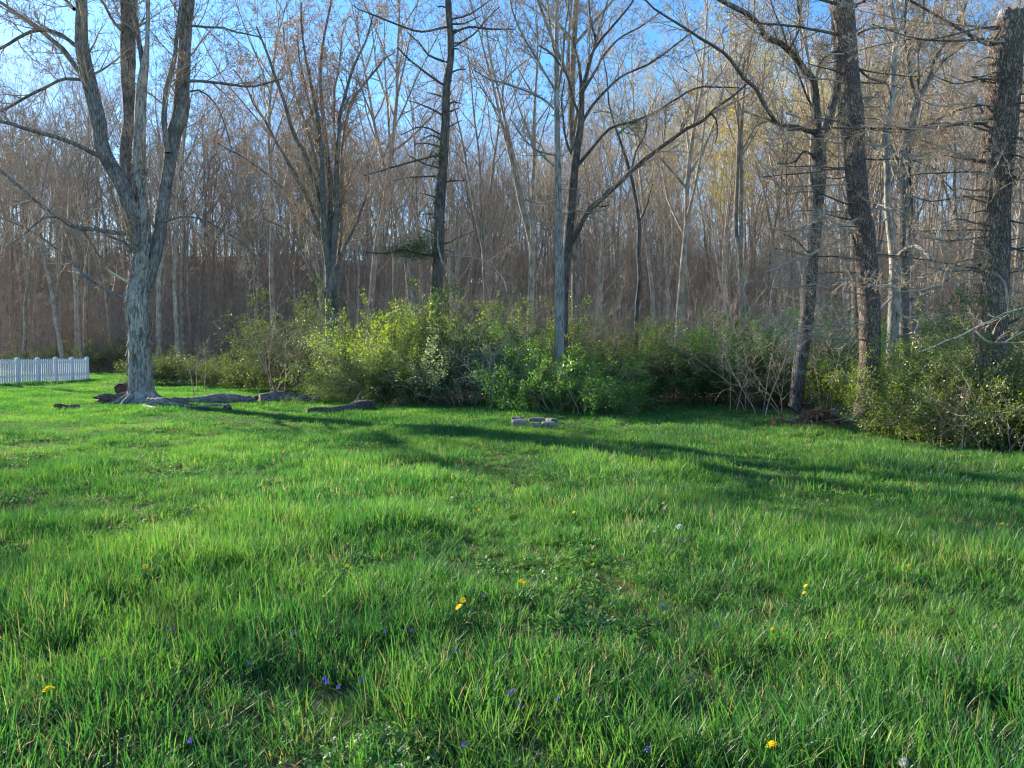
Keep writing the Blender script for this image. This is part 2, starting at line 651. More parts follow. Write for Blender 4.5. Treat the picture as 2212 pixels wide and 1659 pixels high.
M_WHITESTONE = plain("white_stone", (0.72, 0.70, 0.66), 0.8, 0.2, 14, 0.4)
M_FENCE = plain("fence_white", (0.80, 0.82, 0.84), 0.45, 0.03, 4)
M_LITTER = plain("dry_leaf_brown", (0.38, 0.17, 0.09), 0.85, 0.3, 6, c2=(0.15, 0.07, 0.04), trans=0.25)
M_LITTERPALE = plain("dry_leaf_pale", (0.48, 0.37, 0.26), 0.85, 0.3, 10, trans=0.25)
M_YELLOW = plain("dandelion_yellow", (0.92, 0.70, 0.02), 0.6, 0.1, 60, trans=0.2)
M_CLOCK = plain("seed_down", (0.75, 0.75, 0.72), 0.9, 0.1, 30, trans=0.4)
M_VIOLET = plain("violet_petal", (0.17, 0.12, 0.50), 0.6, 0.15, 60, trans=0.25)
M_WHITEPETAL = plain("white_petal", (0.78, 0.78, 0.80), 0.6, 0.1, 40, trans=0.3)
M_STEM = plain("flower_stem", (0.08, 0.19, 0.04), 0.6, 0.2, 20, trans=0.2)

M_LEAF_YG = leafy("leaf_yellow_green", (0.07, 0.13, 0.02), (0.14, 0.23, 0.025), (0.27, 0.36, 0.04))
M_LEAF_OLIVE = leafy("leaf_olive", (0.045, 0.085, 0.025), (0.085, 0.14, 0.03), (0.15, 0.21, 0.04))
M_LEAF_DEEP = leafy("leaf_deep_green", (0.03, 0.11, 0.02), (0.06, 0.19, 0.03), (0.12, 0.29, 0.04))
M_LEAF_SILVER = leafy("leaf_silver_green", (0.10, 0.16, 0.09), (0.17, 0.24, 0.14), (0.26, 0.34, 0.19))
M_LEAF_BRONZE = leafy("leaf_bronze", (0.07, 0.10, 0.022), (0.13, 0.175, 0.03), (0.20, 0.25, 0.04))
M_LEAF_DARK = leafy("leaf_dark_olive", (0.028, 0.05, 0.018), (0.05, 0.085, 0.024), (0.09, 0.13, 0.03), objvary=0.15)
M_LEAF_VINE = leafy("leaf_vine", (0.035, 0.11, 0.016), (0.07, 0.18, 0.022), (0.13, 0.27, 0.03))
M_NEEDLE = leafy("pine_needles", (0.03, 0.07, 0.025), (0.055, 0.11, 0.035), (0.09, 0.15, 0.04), trans=0.25)
M_BUD = leafy("red_buds", (0.26, 0.15, 0.10), (0.38, 0.22, 0.13), (0.45, 0.32, 0.16), trans=0.4)
M_YOUNG = leafy("young_gold_leaves", (0.20, 0.20, 0.04), (0.34, 0.32, 0.06), (0.50, 0.45, 0.10), trans=0.5)


def grass_material():
    m, nt, N, L = new_mat("grass_blades")
    out = N("ShaderNodeOutputMaterial")
    ge = N("ShaderNodeNewGeometry")
    a = N("ShaderNodeTexNoise")
    a.inputs['Scale'].default_value = 0.55
    a.inputs['Detail'].default_value = 3
    b = N("ShaderNodeTexNoise")
    b.inputs['Scale'].default_value = 4.0
    b.inputs['Detail'].default_value = 2
    L(ge.outputs['Position'], a.inputs['Vector'])
    L(ge.outputs['Position'], b.inputs['Vector'])
    oi = N("ShaderNodeObjectInfo")
    rn = N("ShaderNodeAttribute")
    rn.attribute_name = 'rnd'
    hh = N("ShaderNodeAttribute")
    hh.attribute_name = 'h'

    def mad(x, k, c):
        n = N("ShaderNodeMath")
        n.operation = 'MULTIPLY_ADD'
        n.inputs[1].default_value = k
        L(x, n.inputs[0])
        if isinstance(c, (int, float)):
            n.inputs[2].default_value = c
        else:
            L(c, n.inputs[2])
        return n.outputs[0]
    v = mad(a.outputs['Fac'], 1.5, -0.85)
    v = mad(b.outputs['Fac'], 0.7, v)
    v = mad(oi.outputs['Random'], 0.25, v)
    v = mad(rn.outputs['Fac'], 0.48, v)
    cr = ramp(N, [(0.02, (0.020, 0.074, 0.022)), (0.35, (0.037, 0.130, 0.034)), (0.62, (0.066, 0.182, 0.040)), (0.95, (0.150, 0.270, 0.048))])
    L(v, cr.inputs[0])
    # straw at the foot of the blades and in a few dead blades
    dead = ramp(N, [(0.0, (0.14, 0.115, 0.06)), (1.0, (0.30, 0.26, 0.14))])
    L(rn.outputs['Fac'], dead.inputs[0])
    foot = N("ShaderNodeMapRange")
    foot.inputs[1].default_value = 0.30
    foot.inputs[2].default_value = 0.0
    foot.inputs[3].default_value = 0.0
    foot.inputs[4].default_value = 0.55
    L(hh.outputs['Fac'], foot.inputs[0])
    gt = N("ShaderNodeMath")
    gt.operation = 'GREATER_THAN'
    gt.inputs[1].default_value = 0.93
    L(rn.outputs['Fac'], gt.inputs[0])
    mxx = N("ShaderNodeMath")
    mxx.operation = 'MAXIMUM'
    L(foot.outputs[0], mxx.inputs[0])
    L(gt.outputs[0], mxx.inputs[1])
    mc = N("ShaderNodeMix")
    mc.data_type = 'RGBA'
    L(mxx.outputs[0], mc.inputs[0])
    L(cr.outputs[0], mc.inputs[6])
    L(dead.outputs[0], mc.inputs[7])
    df = N("ShaderNodeBsdfDiffuse")
    L(mc.outputs[2], df.inputs['Color'])
    tm = N("ShaderNodeMix")
    tm.data_type = 'RGBA'
    tm.blend_type = 'MULTIPLY'
    tm.inputs[0].default_value = 1
    tm.inputs[7].default_value = (1.55, 1.75, 0.92, 1)
    L(mc.outputs[2], tm.inputs[6])
    tr = N("ShaderNodeBsdfTranslucent")
    L(tm.outputs[2], tr.inputs['Color'])
    gl = N("ShaderNodeBsdfGlossy")
    gl.inputs['Roughness'].default_value = 0.45
    m1 = N("ShaderNodeMixShader")
    m1.inputs[0].default_value = 0.5
    L(df.outputs[0], m1.inputs[1])
    L(tr.outputs[0], m1.inputs[2])
    m2 = N("ShaderNodeMixShader")
    m2.inputs[0].default_value = 0.03
    L(m1.outputs[0], m2.inputs[1])
    L(gl.outputs[0], m2.inputs[2])
    L(m2.outputs[0], out.inputs[0])
    return m


M_GRASS = grass_material()


def ground_material():
    m, nt, N, L = new_mat("ground_soil")
    out = N("ShaderNodeOutputMaterial")
    bs = N("ShaderNodeBsdfPrincipled")
    bs.inputs['Roughness'].default_value = 1.0
    bs.inputs['Specular IOR Level'].default_value = 0.05
    tc = N("ShaderNodeTexCoord")
    n1 = N("ShaderNodeTexNoise")
    n1.inputs['Scale'].default_value = 9
    n1.inputs['Detail'].default_value = 8
    n1.inputs['Roughness'].default_value = 0.7
    L(tc.outputs['Object'], n1.inputs['Vector'])
    n2 = N("ShaderNodeTexNoise")
    n2.inputs['Scale'].default_value = 0.5
    n2.inputs['Detail'].default_value = 5
    L(tc.outputs['Object'], n2.inputs['Vector'])
    lawn = ramp(N, [(0.33, (0.03, 0.035, 0.015)), (0.5, (0.06, 0.085, 0.028)), (0.68, (0.15, 0.14, 0.07))])
    L(n1.outputs['Fac'], lawn.inputs[0])
    wood = ramp(N, [(0.3, (0.09, 0.062, 0.048)), (0.5, (0.26, 0.195, 0.145)), (0.7, (0.44, 0.34, 0.255))])
    L(n1.outputs['Fac'], wood.inputs[0])
    wgreen = ramp(N, [(0.35, (0.03, 0.045, 0.015)), (0.65, (0.08, 0.11, 0.03))])
    L(n1.outputs['Fac'], wgreen.inputs[0])
    gm = N("ShaderNodeMapRange")
    gm.inputs[1].default_value = 0.56
    gm.inputs[2].default_value = 0.68
    gm.inputs[4].default_value = 0.7
    L(n2.outputs['Fac'], gm.inputs[0])
    mw = N("ShaderNodeMix")
    mw.data_type = 'RGBA'
    L(gm.outputs[0], mw.inputs[0])
    L(wood.outputs[0], mw.inputs[6])
    L(wgreen.outputs[0], mw.inputs[7])
    at_ = N("ShaderNodeAttribute")
    at_.attribute_name = 'wood'
    mx = N("ShaderNodeMix")
    mx.data_type = 'RGBA'
    L(at_.outputs['Fac'], mx.inputs[0])
    L(lawn.outputs[0], mx.inputs[6])
    L(mw.outputs[2], mx.inputs[7])
    L(mx.outputs[2], bs.inputs['Base Color'])
    bp = N("ShaderNodeBump")
    bp.inputs['Strength'].default_value = 0.8
    bp.inputs['Distance'].default_value = 0.04
    L(n1.outputs['Fac'], bp.inputs['Height'])
    L(bp.outputs[0], bs.inputs['Normal'])
    L(bs.outputs[0], out.inputs[0])
    return m


# ---------------------------------------------------------------- ground
def build_ground():
    ys = np.concatenate([np.linspace(-60, 0, 10)[:-1], np.linspace(0, 34, 171)[:-1], np.linspace(34, 190, 105)[:-1], np.geomspace(190, 3500, 14)])
    t = np.linspace(-1, 1, 161)
    xs_near = np.sign(t) * (np.abs(t) ** 1.7)
    X = xs_near[None, :] * (60 + np.maximum(ys, 0)[:, None] * 1.3)
    Y = np.broadcast_to(ys[:, None], X.shape)
    Z = zg(X, Y)
    n, k = X.shape
    wood = sst(-1.0, 2.5, Y - wood_edge(X) + 1.5 * (fbm(X * 0.8, Y * 0.8) - 0.5))
    i = np.arange(n - 1)[:, None] * k
    j = np.arange(k - 1)[None, :]
    Q = np.stack(np.broadcast_arrays(i + j, i + j + 1, i + k + j + 1, i + k + j), -1).reshape(-1, 4)
    me = mesh_np("ground", np.stack([X, Y, Z], -1), Q, mats=(ground_material(),), attrs={'wood': wood.ravel()})
    tag(obj("ground", me), kind='structure')


build_ground()

# pale gravel drive crossing at the foot of the wood on the left
def build_drive():
    xs = np.linspace(-60, -9, 60)
    yc = 56.5 + 0.6 * np.sin(xs * 0.09)
    V = []
    for s in (-1, 1):
        y = yc + s * 1.5 * (1 - sst(-14, -9, xs) * 0.8)
        V.append(np.stack([xs, y, zg(xs, y) + 0.07], -1))
    V = np.concatenate(V)
    n = len(xs)
    i = np.arange(n - 1)
    Q = np.stack([i, i + 1, n + i + 1, n + i], -1)
    me = mesh_np("gravel_drive", V, Q, mats=(plain("gravel", (0.42, 0.38, 0.34), 0.95, 0.2, 3, 0.3),))
    tag(obj("path", me), kind='structure')


build_drive()


# ---------------------------------------------------------------- instanced cover (grass, undergrowth)
def scatter_group(name, coll):
    ng = bpy.data.node_groups.new(name, 'GeometryNodeTree')
    ng.interface.new_socket("Geometry", in_out='INPUT', socket_type='NodeSocketGeometry')
    ng.interface.new_socket("Geometry", in_out='OUTPUT', socket_type='NodeSocketGeometry')
    N, L = ng.nodes.new, ng.links.new
    gi, go = N('NodeGroupInput'), N('NodeGroupOutput')
    ci = N('GeometryNodeCollectionInfo')
    ci.inputs['Collection'].default_value = coll
    ci.inputs['Separate Children'].default_value = True
    ci.inputs['Reset Children'].default_value = True
    ip = N('GeometryNodeInstanceOnPoints')
    ip.inputs['Pick Instance'].default_value = True

    def na(nm, ty):
        a = N('GeometryNodeInputNamedAttribute')
        a.data_type = ty
        a.inputs['Name'].default_value = nm
        return a.outputs['Attribute']
    L(gi.outputs[0], ip.inputs['Points'])
    L(ci.outputs[0], ip.inputs['Instance'])
    L(na('idx', 'INT'), ip.inputs['Instance Index'])
    er = N('FunctionNodeEulerToRotation')
    L(na('rot', 'FLOAT_VECTOR'), er.inputs[0])
    L(er.outputs[0], ip.inputs['Rotation'])
    L(na('scl', 'FLOAT_VECTOR'), ip.inputs['Scale'])
    L(ip.outputs[0], go.inputs[0])
    return ng


def scatter(name, meshes, pts, rot, scl, idx):
    coll = bpy.data.collections.new(name + "_sources")
    for i, me in enumerate(meshes):
        coll.objects.link(bpy.data.objects.new("%s_source_%02d" % (name, i), me))
    me = bpy.data.meshes.new(name)
    me.vertices.add(len(pts))
    me.vertices.foreach_set("co", np.asarray(pts, np.float32).ravel())
    for k, a in (('rot', rot), ('scl', scl)):
        t = me.attributes.new(k, 'FLOAT_VECTOR', 'POINT')
        t.data.foreach_set("vector", np.asarray(a, np.float32).ravel())
    t = me.attributes.new('idx', 'INT', 'POINT')
    t.data.foreach_set("value", np.asarray(idx, np.int32))
    o = obj(name, me)
    md = o.modifiers.new("scatter", 'NODES')
    md.node_group = scatter_group(name + "_nodes", coll)
    o['kind'] = 'stuff'
    return o


def tuft_mesh(name, nb, radius, length, width, seg, seed, lean=0.35, curl=0.9):
    r_ = np.random.RandomState(seed)
    th = r_.uniform(0, 2 * math.pi, nb)
    rad = radius * np.sqrt(r_.rand(nb))
    bx, by = rad * np.cos(th), rad * np.sin(th)
    fa = th + r_.normal(0, 1.2, nb)
    Ls = length * r_.uniform(0.45, 1.25, nb)
    W = width * r_.uniform(0.6, 1.3, nb)
    l0 = np.abs(r_.normal(0, lean, nb))
    cu = r_.uniform(0.15, 1.0, nb) ** 1.6 * curl * 1.4
    V = np.zeros((nb, seg * 2 + 1, 3))
    H = np.zeros((nb, seg * 2 + 1))
    p = np.stack([bx, by, np.full(nb, -0.01)], -1)
    d2 = np.stack([np.cos(fa), np.sin(fa)], -1)
    sd = np.stack([-np.sin(fa), np.cos(fa), np.zeros(nb)], -1)
    tw = r_.normal(0, 0.5, nb)
    sd = sd * np.cos(tw)[:, None] + np.stack([d2[:, 0], d2[:, 1], np.zeros(nb)], -1) * np.sin(tw)[:, None]
    for i in range(seg + 1):
        t = i / seg
        w = W * (1 - 0.75 * t ** 1.8) * (0.75 + 0.25 * min(1, t * 4)) * 0.5
        if i < seg:
            V[:, 2 * i] = p - sd * w[:, None]
            V[:, 2 * i + 1] = p + sd * w[:, None]
            H[:, 2 * i:2 * i + 2] = t
        else:
            V[:, 2 * i] = p
            H[:, 2 * i] = 1
        a = l0 + cu * t
        step = Ls / seg
        p = p + np.stack([d2[:, 0] * np.sin(a) * step, d2[:, 1] * np.sin(a) * step, np.cos(a) * step], -1)
    k = seg * 2 + 1
    b = np.arange(nb)[:, None] * k
    Q = np.concatenate([b + np.array([[2 * i, 2 * i + 1, 2 * i + 3, 2 * i + 2]]) for i in range(seg - 1)])
    T = b + np.array([[2 * seg - 2, 2 * seg - 1, 2 * seg]])
    return mesh_np(name, V.reshape(-1, 3), Q, T, smooth=False, mats=(M_GRASS,),
                   attrs={'h': H.ravel(), 'rnd': np.repeat(r_.rand(nb), k)})


def clover_mesh(name, n, radius, seed, mat, size=0.014, hmax=0.07):
    r_ = np.random.RandomState(seed)
    V, T, rn = [], [], []
    for i in range(n):
        a, q = r_.uniform(0, 6.28), radius * math.sqrt(r_.rand())
        c = np.array([q * math.cos(a), q * math.sin(a), r_.uniform(0.015, hmax)])
        tilt = r_.normal(0, 0.45, 2)
        rr = r_.rand()
        for k in range(3):
            b = a + k * 2.094
            u = np.array([math.cos(b), math.sin(b), tilt[0] * math.cos(b) + tilt[1] * math.sin(b) + 0.15])
            s = np.array([-math.sin(b), math.cos(b), -tilt[0] * math.sin(b) + tilt[1] * math.cos(b)])
            z = size * r_.uniform(0.8, 1.3)
            o_ = len(V)
            V += [c, c + u * z * 0.5 + s * z * 0.42, c + u * z * 0.95 + s * z * 0.25, c + u * z * 0.95 - s * z * 0.25, c + u * z * 0.5 - s * z * 0.42]
            T += [(o_, o_ + 1, o_ + 2), (o_, o_ + 2, o_ + 3), (o_, o_ + 3, o_ + 4)]
            rn += [rr] * 5
    return mesh_np(name, np.array(V), None, np.array(T), smooth=False, mats=(mat,), attrs={'h': np.ones(len(V)) * 0.8, 'rnd': np.array(rn)})


FLOWERS = []      # spots of single flowers (x, y): the grass in front of them is kept short


def build_grass():
    T = []
    for s in range(6):
        T.append(tuft_mesh("grass_near", 44, 0.10, 0.135, 0.0058, 5, 100 + s, 0.42, 1.2))       # 0-5 near
    for s in range(3):
        T.append(tuft_mesh("grass_tall", 36, 0.07, 0.23, 0.0064, 6, 200 + s, 0.34, 1.3))         # 6-8 tall
    for s in range(5):
        T.append(tuft_mesh("grass_mid", 40, 0.13, 0.125, 0.0078, 3, 300 + s, 0.42, 1.1))         # 9-13
    for s in range(4):
        T.append(tuft_mesh("grass_far", 40, 0.22, 0.12, 0.0125, 2, 400 + s, 0.35, 0.8))          # 14-17
    for s in range(3):
        T.append(clover_mesh("clover", 60, 0.12, 500 + s, M_GRASS))                               # 18-20
    for s in range(2):
        th_ = tuft_mesh("thatch", 36, 0.16, 0.15, 0.004, 3, 600 + s, 1.15, 0.5)                 # 21-22 dead straw
        n_ = len(th_.vertices)
        th_.attributes['rnd'].data.foreach_set("value", np.repeat(np.random.RandomState(s).uniform(0.94, 1.0, n_ // 7), 7).astype(np.float32))
        T.append(th_)
    r_ = np.random.RandomState(3)
    P, R, S, I = [], [], [], []

    def zone(y0, y1, dens, kinds, size=1.0, xm=0.72, xpad=2.0, clip=None):
        A = 0.5 * (y1 * y1 - y0 * y0) * 2 * xm + (y1 - y0) * 2 * xpad
        n = int(A * dens)
        y = np.sqrt(r_.uniform(y0 * y0, y1 * y1, n))
        x = r_.uniform(-1, 1, n) * (xm * y + xpad)
        keep = y < wood_edge(x) + 1.0 + r_.normal(0, 0.6, n)
        if clip is not None:
            keep &= clip(x, y)
        x, y = x[keep], y[keep]
        n = len(x)
        hgt = fbm(x * 0.9 + 3, y * 0.9 + 8, 0, 3)
        big = fbm(x * 0.25 + 30, y * 0.25, 0, 2)
        pat = fbm(x * 1.7 + 50, y * 1.7 + 9, 0, 2)
        idx = np.array(kinds)[r_.randint(0, len(kinds), n)]
        sc = (0.50 + 1.2 * np.clip((hgt - 0.28) * 1.7, 0, 1)) * (0.75 + 0.5 * big) * size
        if y0 < 12:
            tall = (pat > 0.60) & (r_.rand(n) < 0.5)
            idx = np.where(tall, 6 + r_.randint(0, 3, n), idx)
            sc = np.where(tall, sc * 0.72, sc)
            tha = r_.rand(n) < 0.10
            idx = np.where(tha & (pat < 0.6), 21 + r_.randint(0, 2, n), idx)
            clo = (pat < 0.42) & (hgt < 0.52) & (r_.rand(n) < 0.45)
            idx = np.where(clo, 18 + r_.randint(0, 3, n), idx)
            sc = np.where(clo, np.clip(sc, 0.7, 1.1), sc)
        for fx, fy in FLOWERS:
            near = (np.abs(x - fx * y / max(fy, 0.1)) < 0.045) & (y < fy + 0.03) & (y > fy - 0.40)
            sc = np.where(near, np.minimum(sc * 0.7, 0.6), sc)
        P.append(np.stack([x, y, zg(x, y)], -1))
        R.append(np.stack([r_.normal(0, 0.10, n), r_.normal(0, 0.10, n), r_.uniform(0, 6.28, n)], -1))
        sx = np.sqrt(sc / max(size, 1e-3)) * r_.uniform(0.85, 1.2, n)
        S.append(np.stack([sx * (0.6 + 0.4 * size), sx * (0.6 + 0.4 * size), sc * r_.uniform(0.8, 1.25, n)], -1))
        I.append(idx)
    zone(1.6, 7.5, 170, [0, 1, 2, 3, 4, 5])
    zone(7.5, 11, 95, [9, 10, 11, 12, 13])
    zone(11, 15, 95, [9, 10, 11, 12, 13], size=0.8)
    zone(15, 30, 46, [14, 15, 16, 17], size=0.62, xpad=3)
    zone(30, 62, 14, [14, 15, 16, 17], size=0.7, xpad=4, clip=lambda x, y: x < -6)
    P, R, S, I = map(np.concatenate, (P, R, S, I))
    o = scatter("grass", T, P, R, S, I)
    tag(o, "rough green spring grass with clover covering the lawn", "grass")


# ---------------------------------------------------------------- trees of the wood
def forest_variants():
    out = []
    R = random.Random(11)
    for i in range(12):
        H = R.uniform(17, 24)
        r0 = R.uniform(0.13, 0.21)
        B0, B1 = Tubes(), Tubes()
        style = i % 3
        tips = []
        sp = [Sp(12, 7, 0.05 + 0.02 * (i % 2), 0.06, 14, 0.40, (24, 52), 0.45, (0.38, 0.5, 0.25)[style], 0.88),
              Sp(6, 5, 0.10, 0.10, 5, 0.50, (25, 50), 0.6, 0.22),
              Sp(4, 3, 0.13, 0.08, 5, 0.50, (25, 55), 0.6, 0.2),
              Sp(3, 3, 0.15, 0.05, 4, 0.48, (25, 55), 0.7, 0.15),
              Sp(1, 3, 0.10, 0.04)]
        if style == 2:    # forks low into two or three stems
            B = [B0, B0, B1]
            h0 = R.uniform(2.5, 7)
            tr = crom([(0, 0, -0.4, r0 * 1.35), (R.uniform(-.1, .1), R.uniform(-.1, .1), h0 * 0.5, r0), (R.uniform(-.2, .2), 0, h0, r0 * 0.9)], 0.8)
            B0.add(tr[:, :3], list(tr[:, 3]), 7)
            sp[0].st = 0.3
            sp[0].nc = 9
            for k in range(R.choice((2, 2, 3))):
                a = R.uniform(0, 6.28)
                grow(B, Vector(tr[-1, :3]), Vector((0.22 * math.cos(a), 0.22 * math.sin(a), 1)).normalized(), (H - h0) * R.uniform(0.8, 1), r0 * 0.68, 0, sp, R, 0.0065, tips)
        else:
            grow([B0, B0, B1], Vector((0, 0, -0.4)), Vector((R.uniform(-.06, .06), R.uniform(-.06, .06), 1)).normalized(), H, r0, 0, sp, R, 0.0065, tips)
        out.append((B0, B1, tips))
    return out


def sapling_variants():
    res = []
    R = random.Random(23)
    for i in range(6):
        B0 = Tubes()
        for k in range(R.randint(3, 6)):
            a, q = R.uniform(0, 6.28), R.uniform(0, 0.6)
            grow([B0], Vector((q * math.cos(a), q * math.sin(a), -0.1)), Vector((R.uniform(-.25, .25), R.uniform(-.25, .25), 1)).normalized(),
                 R.uniform(2.4, 5.2), R.uniform(0.010, 0.026), 0,
                 [Sp(6, 4, 0.12, 0.04, 9, 0.35, (25, 60), 0.6, 0.2), Sp(3, 3, 0.16, 0.06, 4, 0.5, (25, 60), 0.7, 0.2), Sp(2, 3, 0.15, 0.05)], R, 0.0045)
        res.append(B0)
    return res


VAR = forest_variants()
VT = [v[0].mesh("forest_trunk", M_FOREST) for v in VAR]
VC = [v[1].mesh("forest_crown", M_TWIG) for v in VAR]
M_TWIGSUNLIT = plain("twig_sunlit_gold", (0.58, 0.44, 0.26), 0.9, 0.25, 1.5)  # bud tan plus golden sunlight of the right-hand wood, put into the colour
VCG = [v[1].mesh("forest_crown_sunlit_gold", M_TWIGSUNLIT) for v in VAR]
VCR = {i: VAR[i][1].mesh("forest_crown_reddish", M_TWIGRED) for i in (0, 3, 7)}


def leaf_set(i, frac, size, mat, seed):
    t = np.array(VAR[i][2])
    r_ = np.random.RandomState(seed)
    k = r_.rand(len(t)) < frac
    t = t[k] + r_.normal(0, 0.05, (k.sum(), 3))
    return leaf_mesh("young_leaves", t, size, mat, seed)


VY = {i: leaf_set(i, 1.0, 0.10, M_YOUNG, i) for i in (1, 4, 8)}
VB = {i: leaf_set(i, 0.45, 0.06, M_BUD, i) for i in (0, 3)}

ZONES = [(95, 'behind the left fence half'), (190, 'behind the right fence half'), (400, 'behind the shaggy split tree'), (640, 'behind the long logs'), (800, 'behind the fan-shaped elm'),
         (1000, 'behind the dead pine'), (1190, 'left of the straight ash'), (1350, 'just right of the straight ash'), (1580, 'between ash and arching tree'),
         (1780, 'behind the arching tree'), (2000, 'behind the curved pine'), (9999, 'behind the snapped pine')]


def forest_tree(x, y, i, sc, rz, kind=0, extra=None):
    u = x / y * F + 1106
    zone = next(q for q in ZONES if u < q[0])[1]
    far = 'far up the slope' if y > 96 else 'deep in the wood' if y > 75 else 'near the wood edge' if y < 42 else 'a short way in' if y < 58 else 'half way into the wood'
    size = 'slim' if sc < 0.72 else 'stout' if sc > 0.92 else 'tall'
    look = size + (' forked bare tree' if i % 3 == 2 else ' straight bare tree')
    if kind == 1:
        look = size + ' bare tree with reddish twigs'
    if kind == 2:
        look = size + ' tree with golden young leaves'
    label = extra or (look + ' ' + far + ' ' + zone)
    g = None if extra else look.replace(' tree', ' trees') + ' ' + far + ' ' + zone
    z = float(zg(x, y))
    t = thing('forest_tree', (x, y, z), label, 'tree', g, rz)
    t.scale = (sc, sc, sc)
    obj('trunk', VT[i], t)
    c = obj('crown', VCR[i] if (kind == 1 and i in VCR) else VCG[i] if (kind == 2 or (u > 1000 and i % 3 == 1)) else VC[i], t)  # crowns on the right take the twig colour with painted sunlight
    if kind == 2 and i in VY:
        obj('young_leaves', VY[i], t)['kind'] = 'stuff'
    if kind == 1 and i in VB:
        obj('buds', VB[i], t)['kind'] = 'stuff'
    return t


def build_forest():
    R = random.Random(5)
    placed = []
    # trunks that can be picked out at the left edge of the picture
    for (u, dep, i, lab) in ((52, 60, 1, 'slim pale bare tree rising behind the white fence, leftmost of three'),
                             (118, 61, 4, 'thick bare tree rising behind the white fence, middle of three'),
                             (142, 59, 7, 'bare tree rising close behind the right half of the white fence'),
                             (178, 60, 10, 'thin straight bare tree beside the end post of the white fence'),
                             (385, 47, 6, 'leaning bare tree just right of the shaggy split tree'),
                             (1258, 27, 3, 'slim grey bare tree right of the straight ash in the thicket'),
                             (1150, 31, 2, 'forked dark bare tree left of the straight ash'),
                             (1458, 34, 9, 'straight bare tree above the bright green bush'),
                             (1412, 40, 4, 'thin straight bare tree between ash and pines'),
                             (1600, 36, 5, 'forked bare tree leaning between ash and pines'),
                             (795, 33, 0, 'thin straight bare tree right of the fan-shaped elm'),
                             (905, 36, 10, 'bare tree just left of the dead pine'),
                             (1050, 38, 8, 'bare forked tree between dead pine and ash'),
                             (590, 35, 1, 'bare tree left of the fan-shaped elm')):
        x = (u - 1106) / F * dep
        placed.append((x, dep))
        forest_tree(x, dep, i, R.uniform(0.85, 1.0), R.uniform(0, 6.28), 0, lab)
    n, tries = 0, 0
    while n < 272 and tries < 60000:
        tries += 1
        y = 27 + 88 * R.random() ** 0.85
        x = R.uniform(-0.71, 0.74) * y + R.uniform(-1, 3)
        e = float(wood_edge(x))
        if y < e + 2.5 or (x < -8 and y < 60):
            continue
        if y < 42 and R.random() < 0.35:
            continue
        md = 2.3 if y > 45 else 3.0
        if any((x - a) ** 2 + (y - b) ** 2 < md * md for a, b in placed):
            continue
        u = x / y * F + 1106
        kind = 0
        if 1350 < u < 2050 and y > 40 and R.random() < 0.5:
            kind = 2
        elif 380 < u < 760 and R.random() < 0.45:
            kind = 1
        elif R.random() < 0.06:
            kind = 1
        i = R.randrange(12)
        if kind == 2:
            i = R.choice((1, 4, 8))
        if kind == 1:
            i = R.choice((0, 3))
        placed.append((x, y))
        hmax = 2.5 + (0.27 + 0.20 * float(sst(-0.35, -0.62, x / y)) + 0.17 * float(sst(0.15, 0.5, x / y))) * y - float(zg(x, y))
        forest_tree(x, y, i, max(0.45, min(1.08, hmax / 21.0) * R.uniform(0.78, 1.12)), R.uniform(0, 6.28), kind)
        n += 1
    # the wood goes on behind as one mass
    P, RO, S, I = [], [], [], []
    for k in range(420):
        y = R.uniform(98, 175)
        x = R.uniform(-0.74, 0.80) * y
        P.append((x, y, float(zg(x, y)) - 0.2))
        RO.append((0, 0, R.uniform(0, 6.28)))
        s = R.uniform(0.6, 0.95)
        S.append((s, s, s))
        I.append(R.randrange(12))
    merged = []
    for v in VAR:
        a, q = v[0].arrays()
        b, q2 = v[1].arrays()
        merged.append(mesh_np("far_tree", np.vstack([a, b]), np.vstack([q, q2 + len(a)]), mats=(M_FOREST, M_TWIG),
                              mat_idx=np.concatenate([np.zeros(len(q)), np.ones(len(q2))])))
    RP = random.Random(61)
    for k in range(5):
        B = Tubes()
        r0, H = RP.uniform(0.035, 0.07), RP.uniform(9, 13)
        grow([B], Vector((0, 0, -0.3)), Vector((RP.uniform(-.1, .1), RP.uniform(-.1, .1), 1)).normalized(), H, r0, 0,
             [Sp(9, 5, 0.06, 0.05, 15, 0.22, (30, 60), 0.4, 0.12, 0.85), Sp(4, 3, 0.14, 0.06, 5, 0.5, (25, 60), 0.6, 0.2), Sp(3, 3, 0.15, 0.03, 3, 0.5), Sp(1, 3, 0.1, 0)], RP, 0.006)
        v, q = B.arrays()
        merged.append(mesh_np("pole_tree", v, q, mats=(M_FOREST, M_TWIG), mat_idx=np.where(np.arange(len(q)) % 97 < 0, 0, 1 if k % 2 else 0) * np.ones(len(q), int)))
    for k in range(1500):
        y = RP.uniform(52, 140)
        x = RP.uniform(-0.72, 0.76) * y
        if x < -8 and y < 64:
            continue
        P.append((x, y, float(zg(x, y)) - 0.1))
        RO.append((RP.gauss(0, .04), RP.gauss(0, .04), RP.uniform(0, 6.28)))
        sc_ = RP.uniform(0.5, 1.1)
        S.append((sc_, sc_, sc_))
        I.append(12 + RP.randrange(5))
    tag(scatter("far_woods", merged, P, RO, S, I), "far bare trees closing the wood at the top of the slope", "woods")
    # brush between the trunks
    sv = sapling_variants()
    meshes = [s.mesh("sapling", M_TWIG if i % 2 else M_TWIGRED) for i, s in enumerate(sv)]
    P, RO, S, I = [], [], [], []
    k = 0
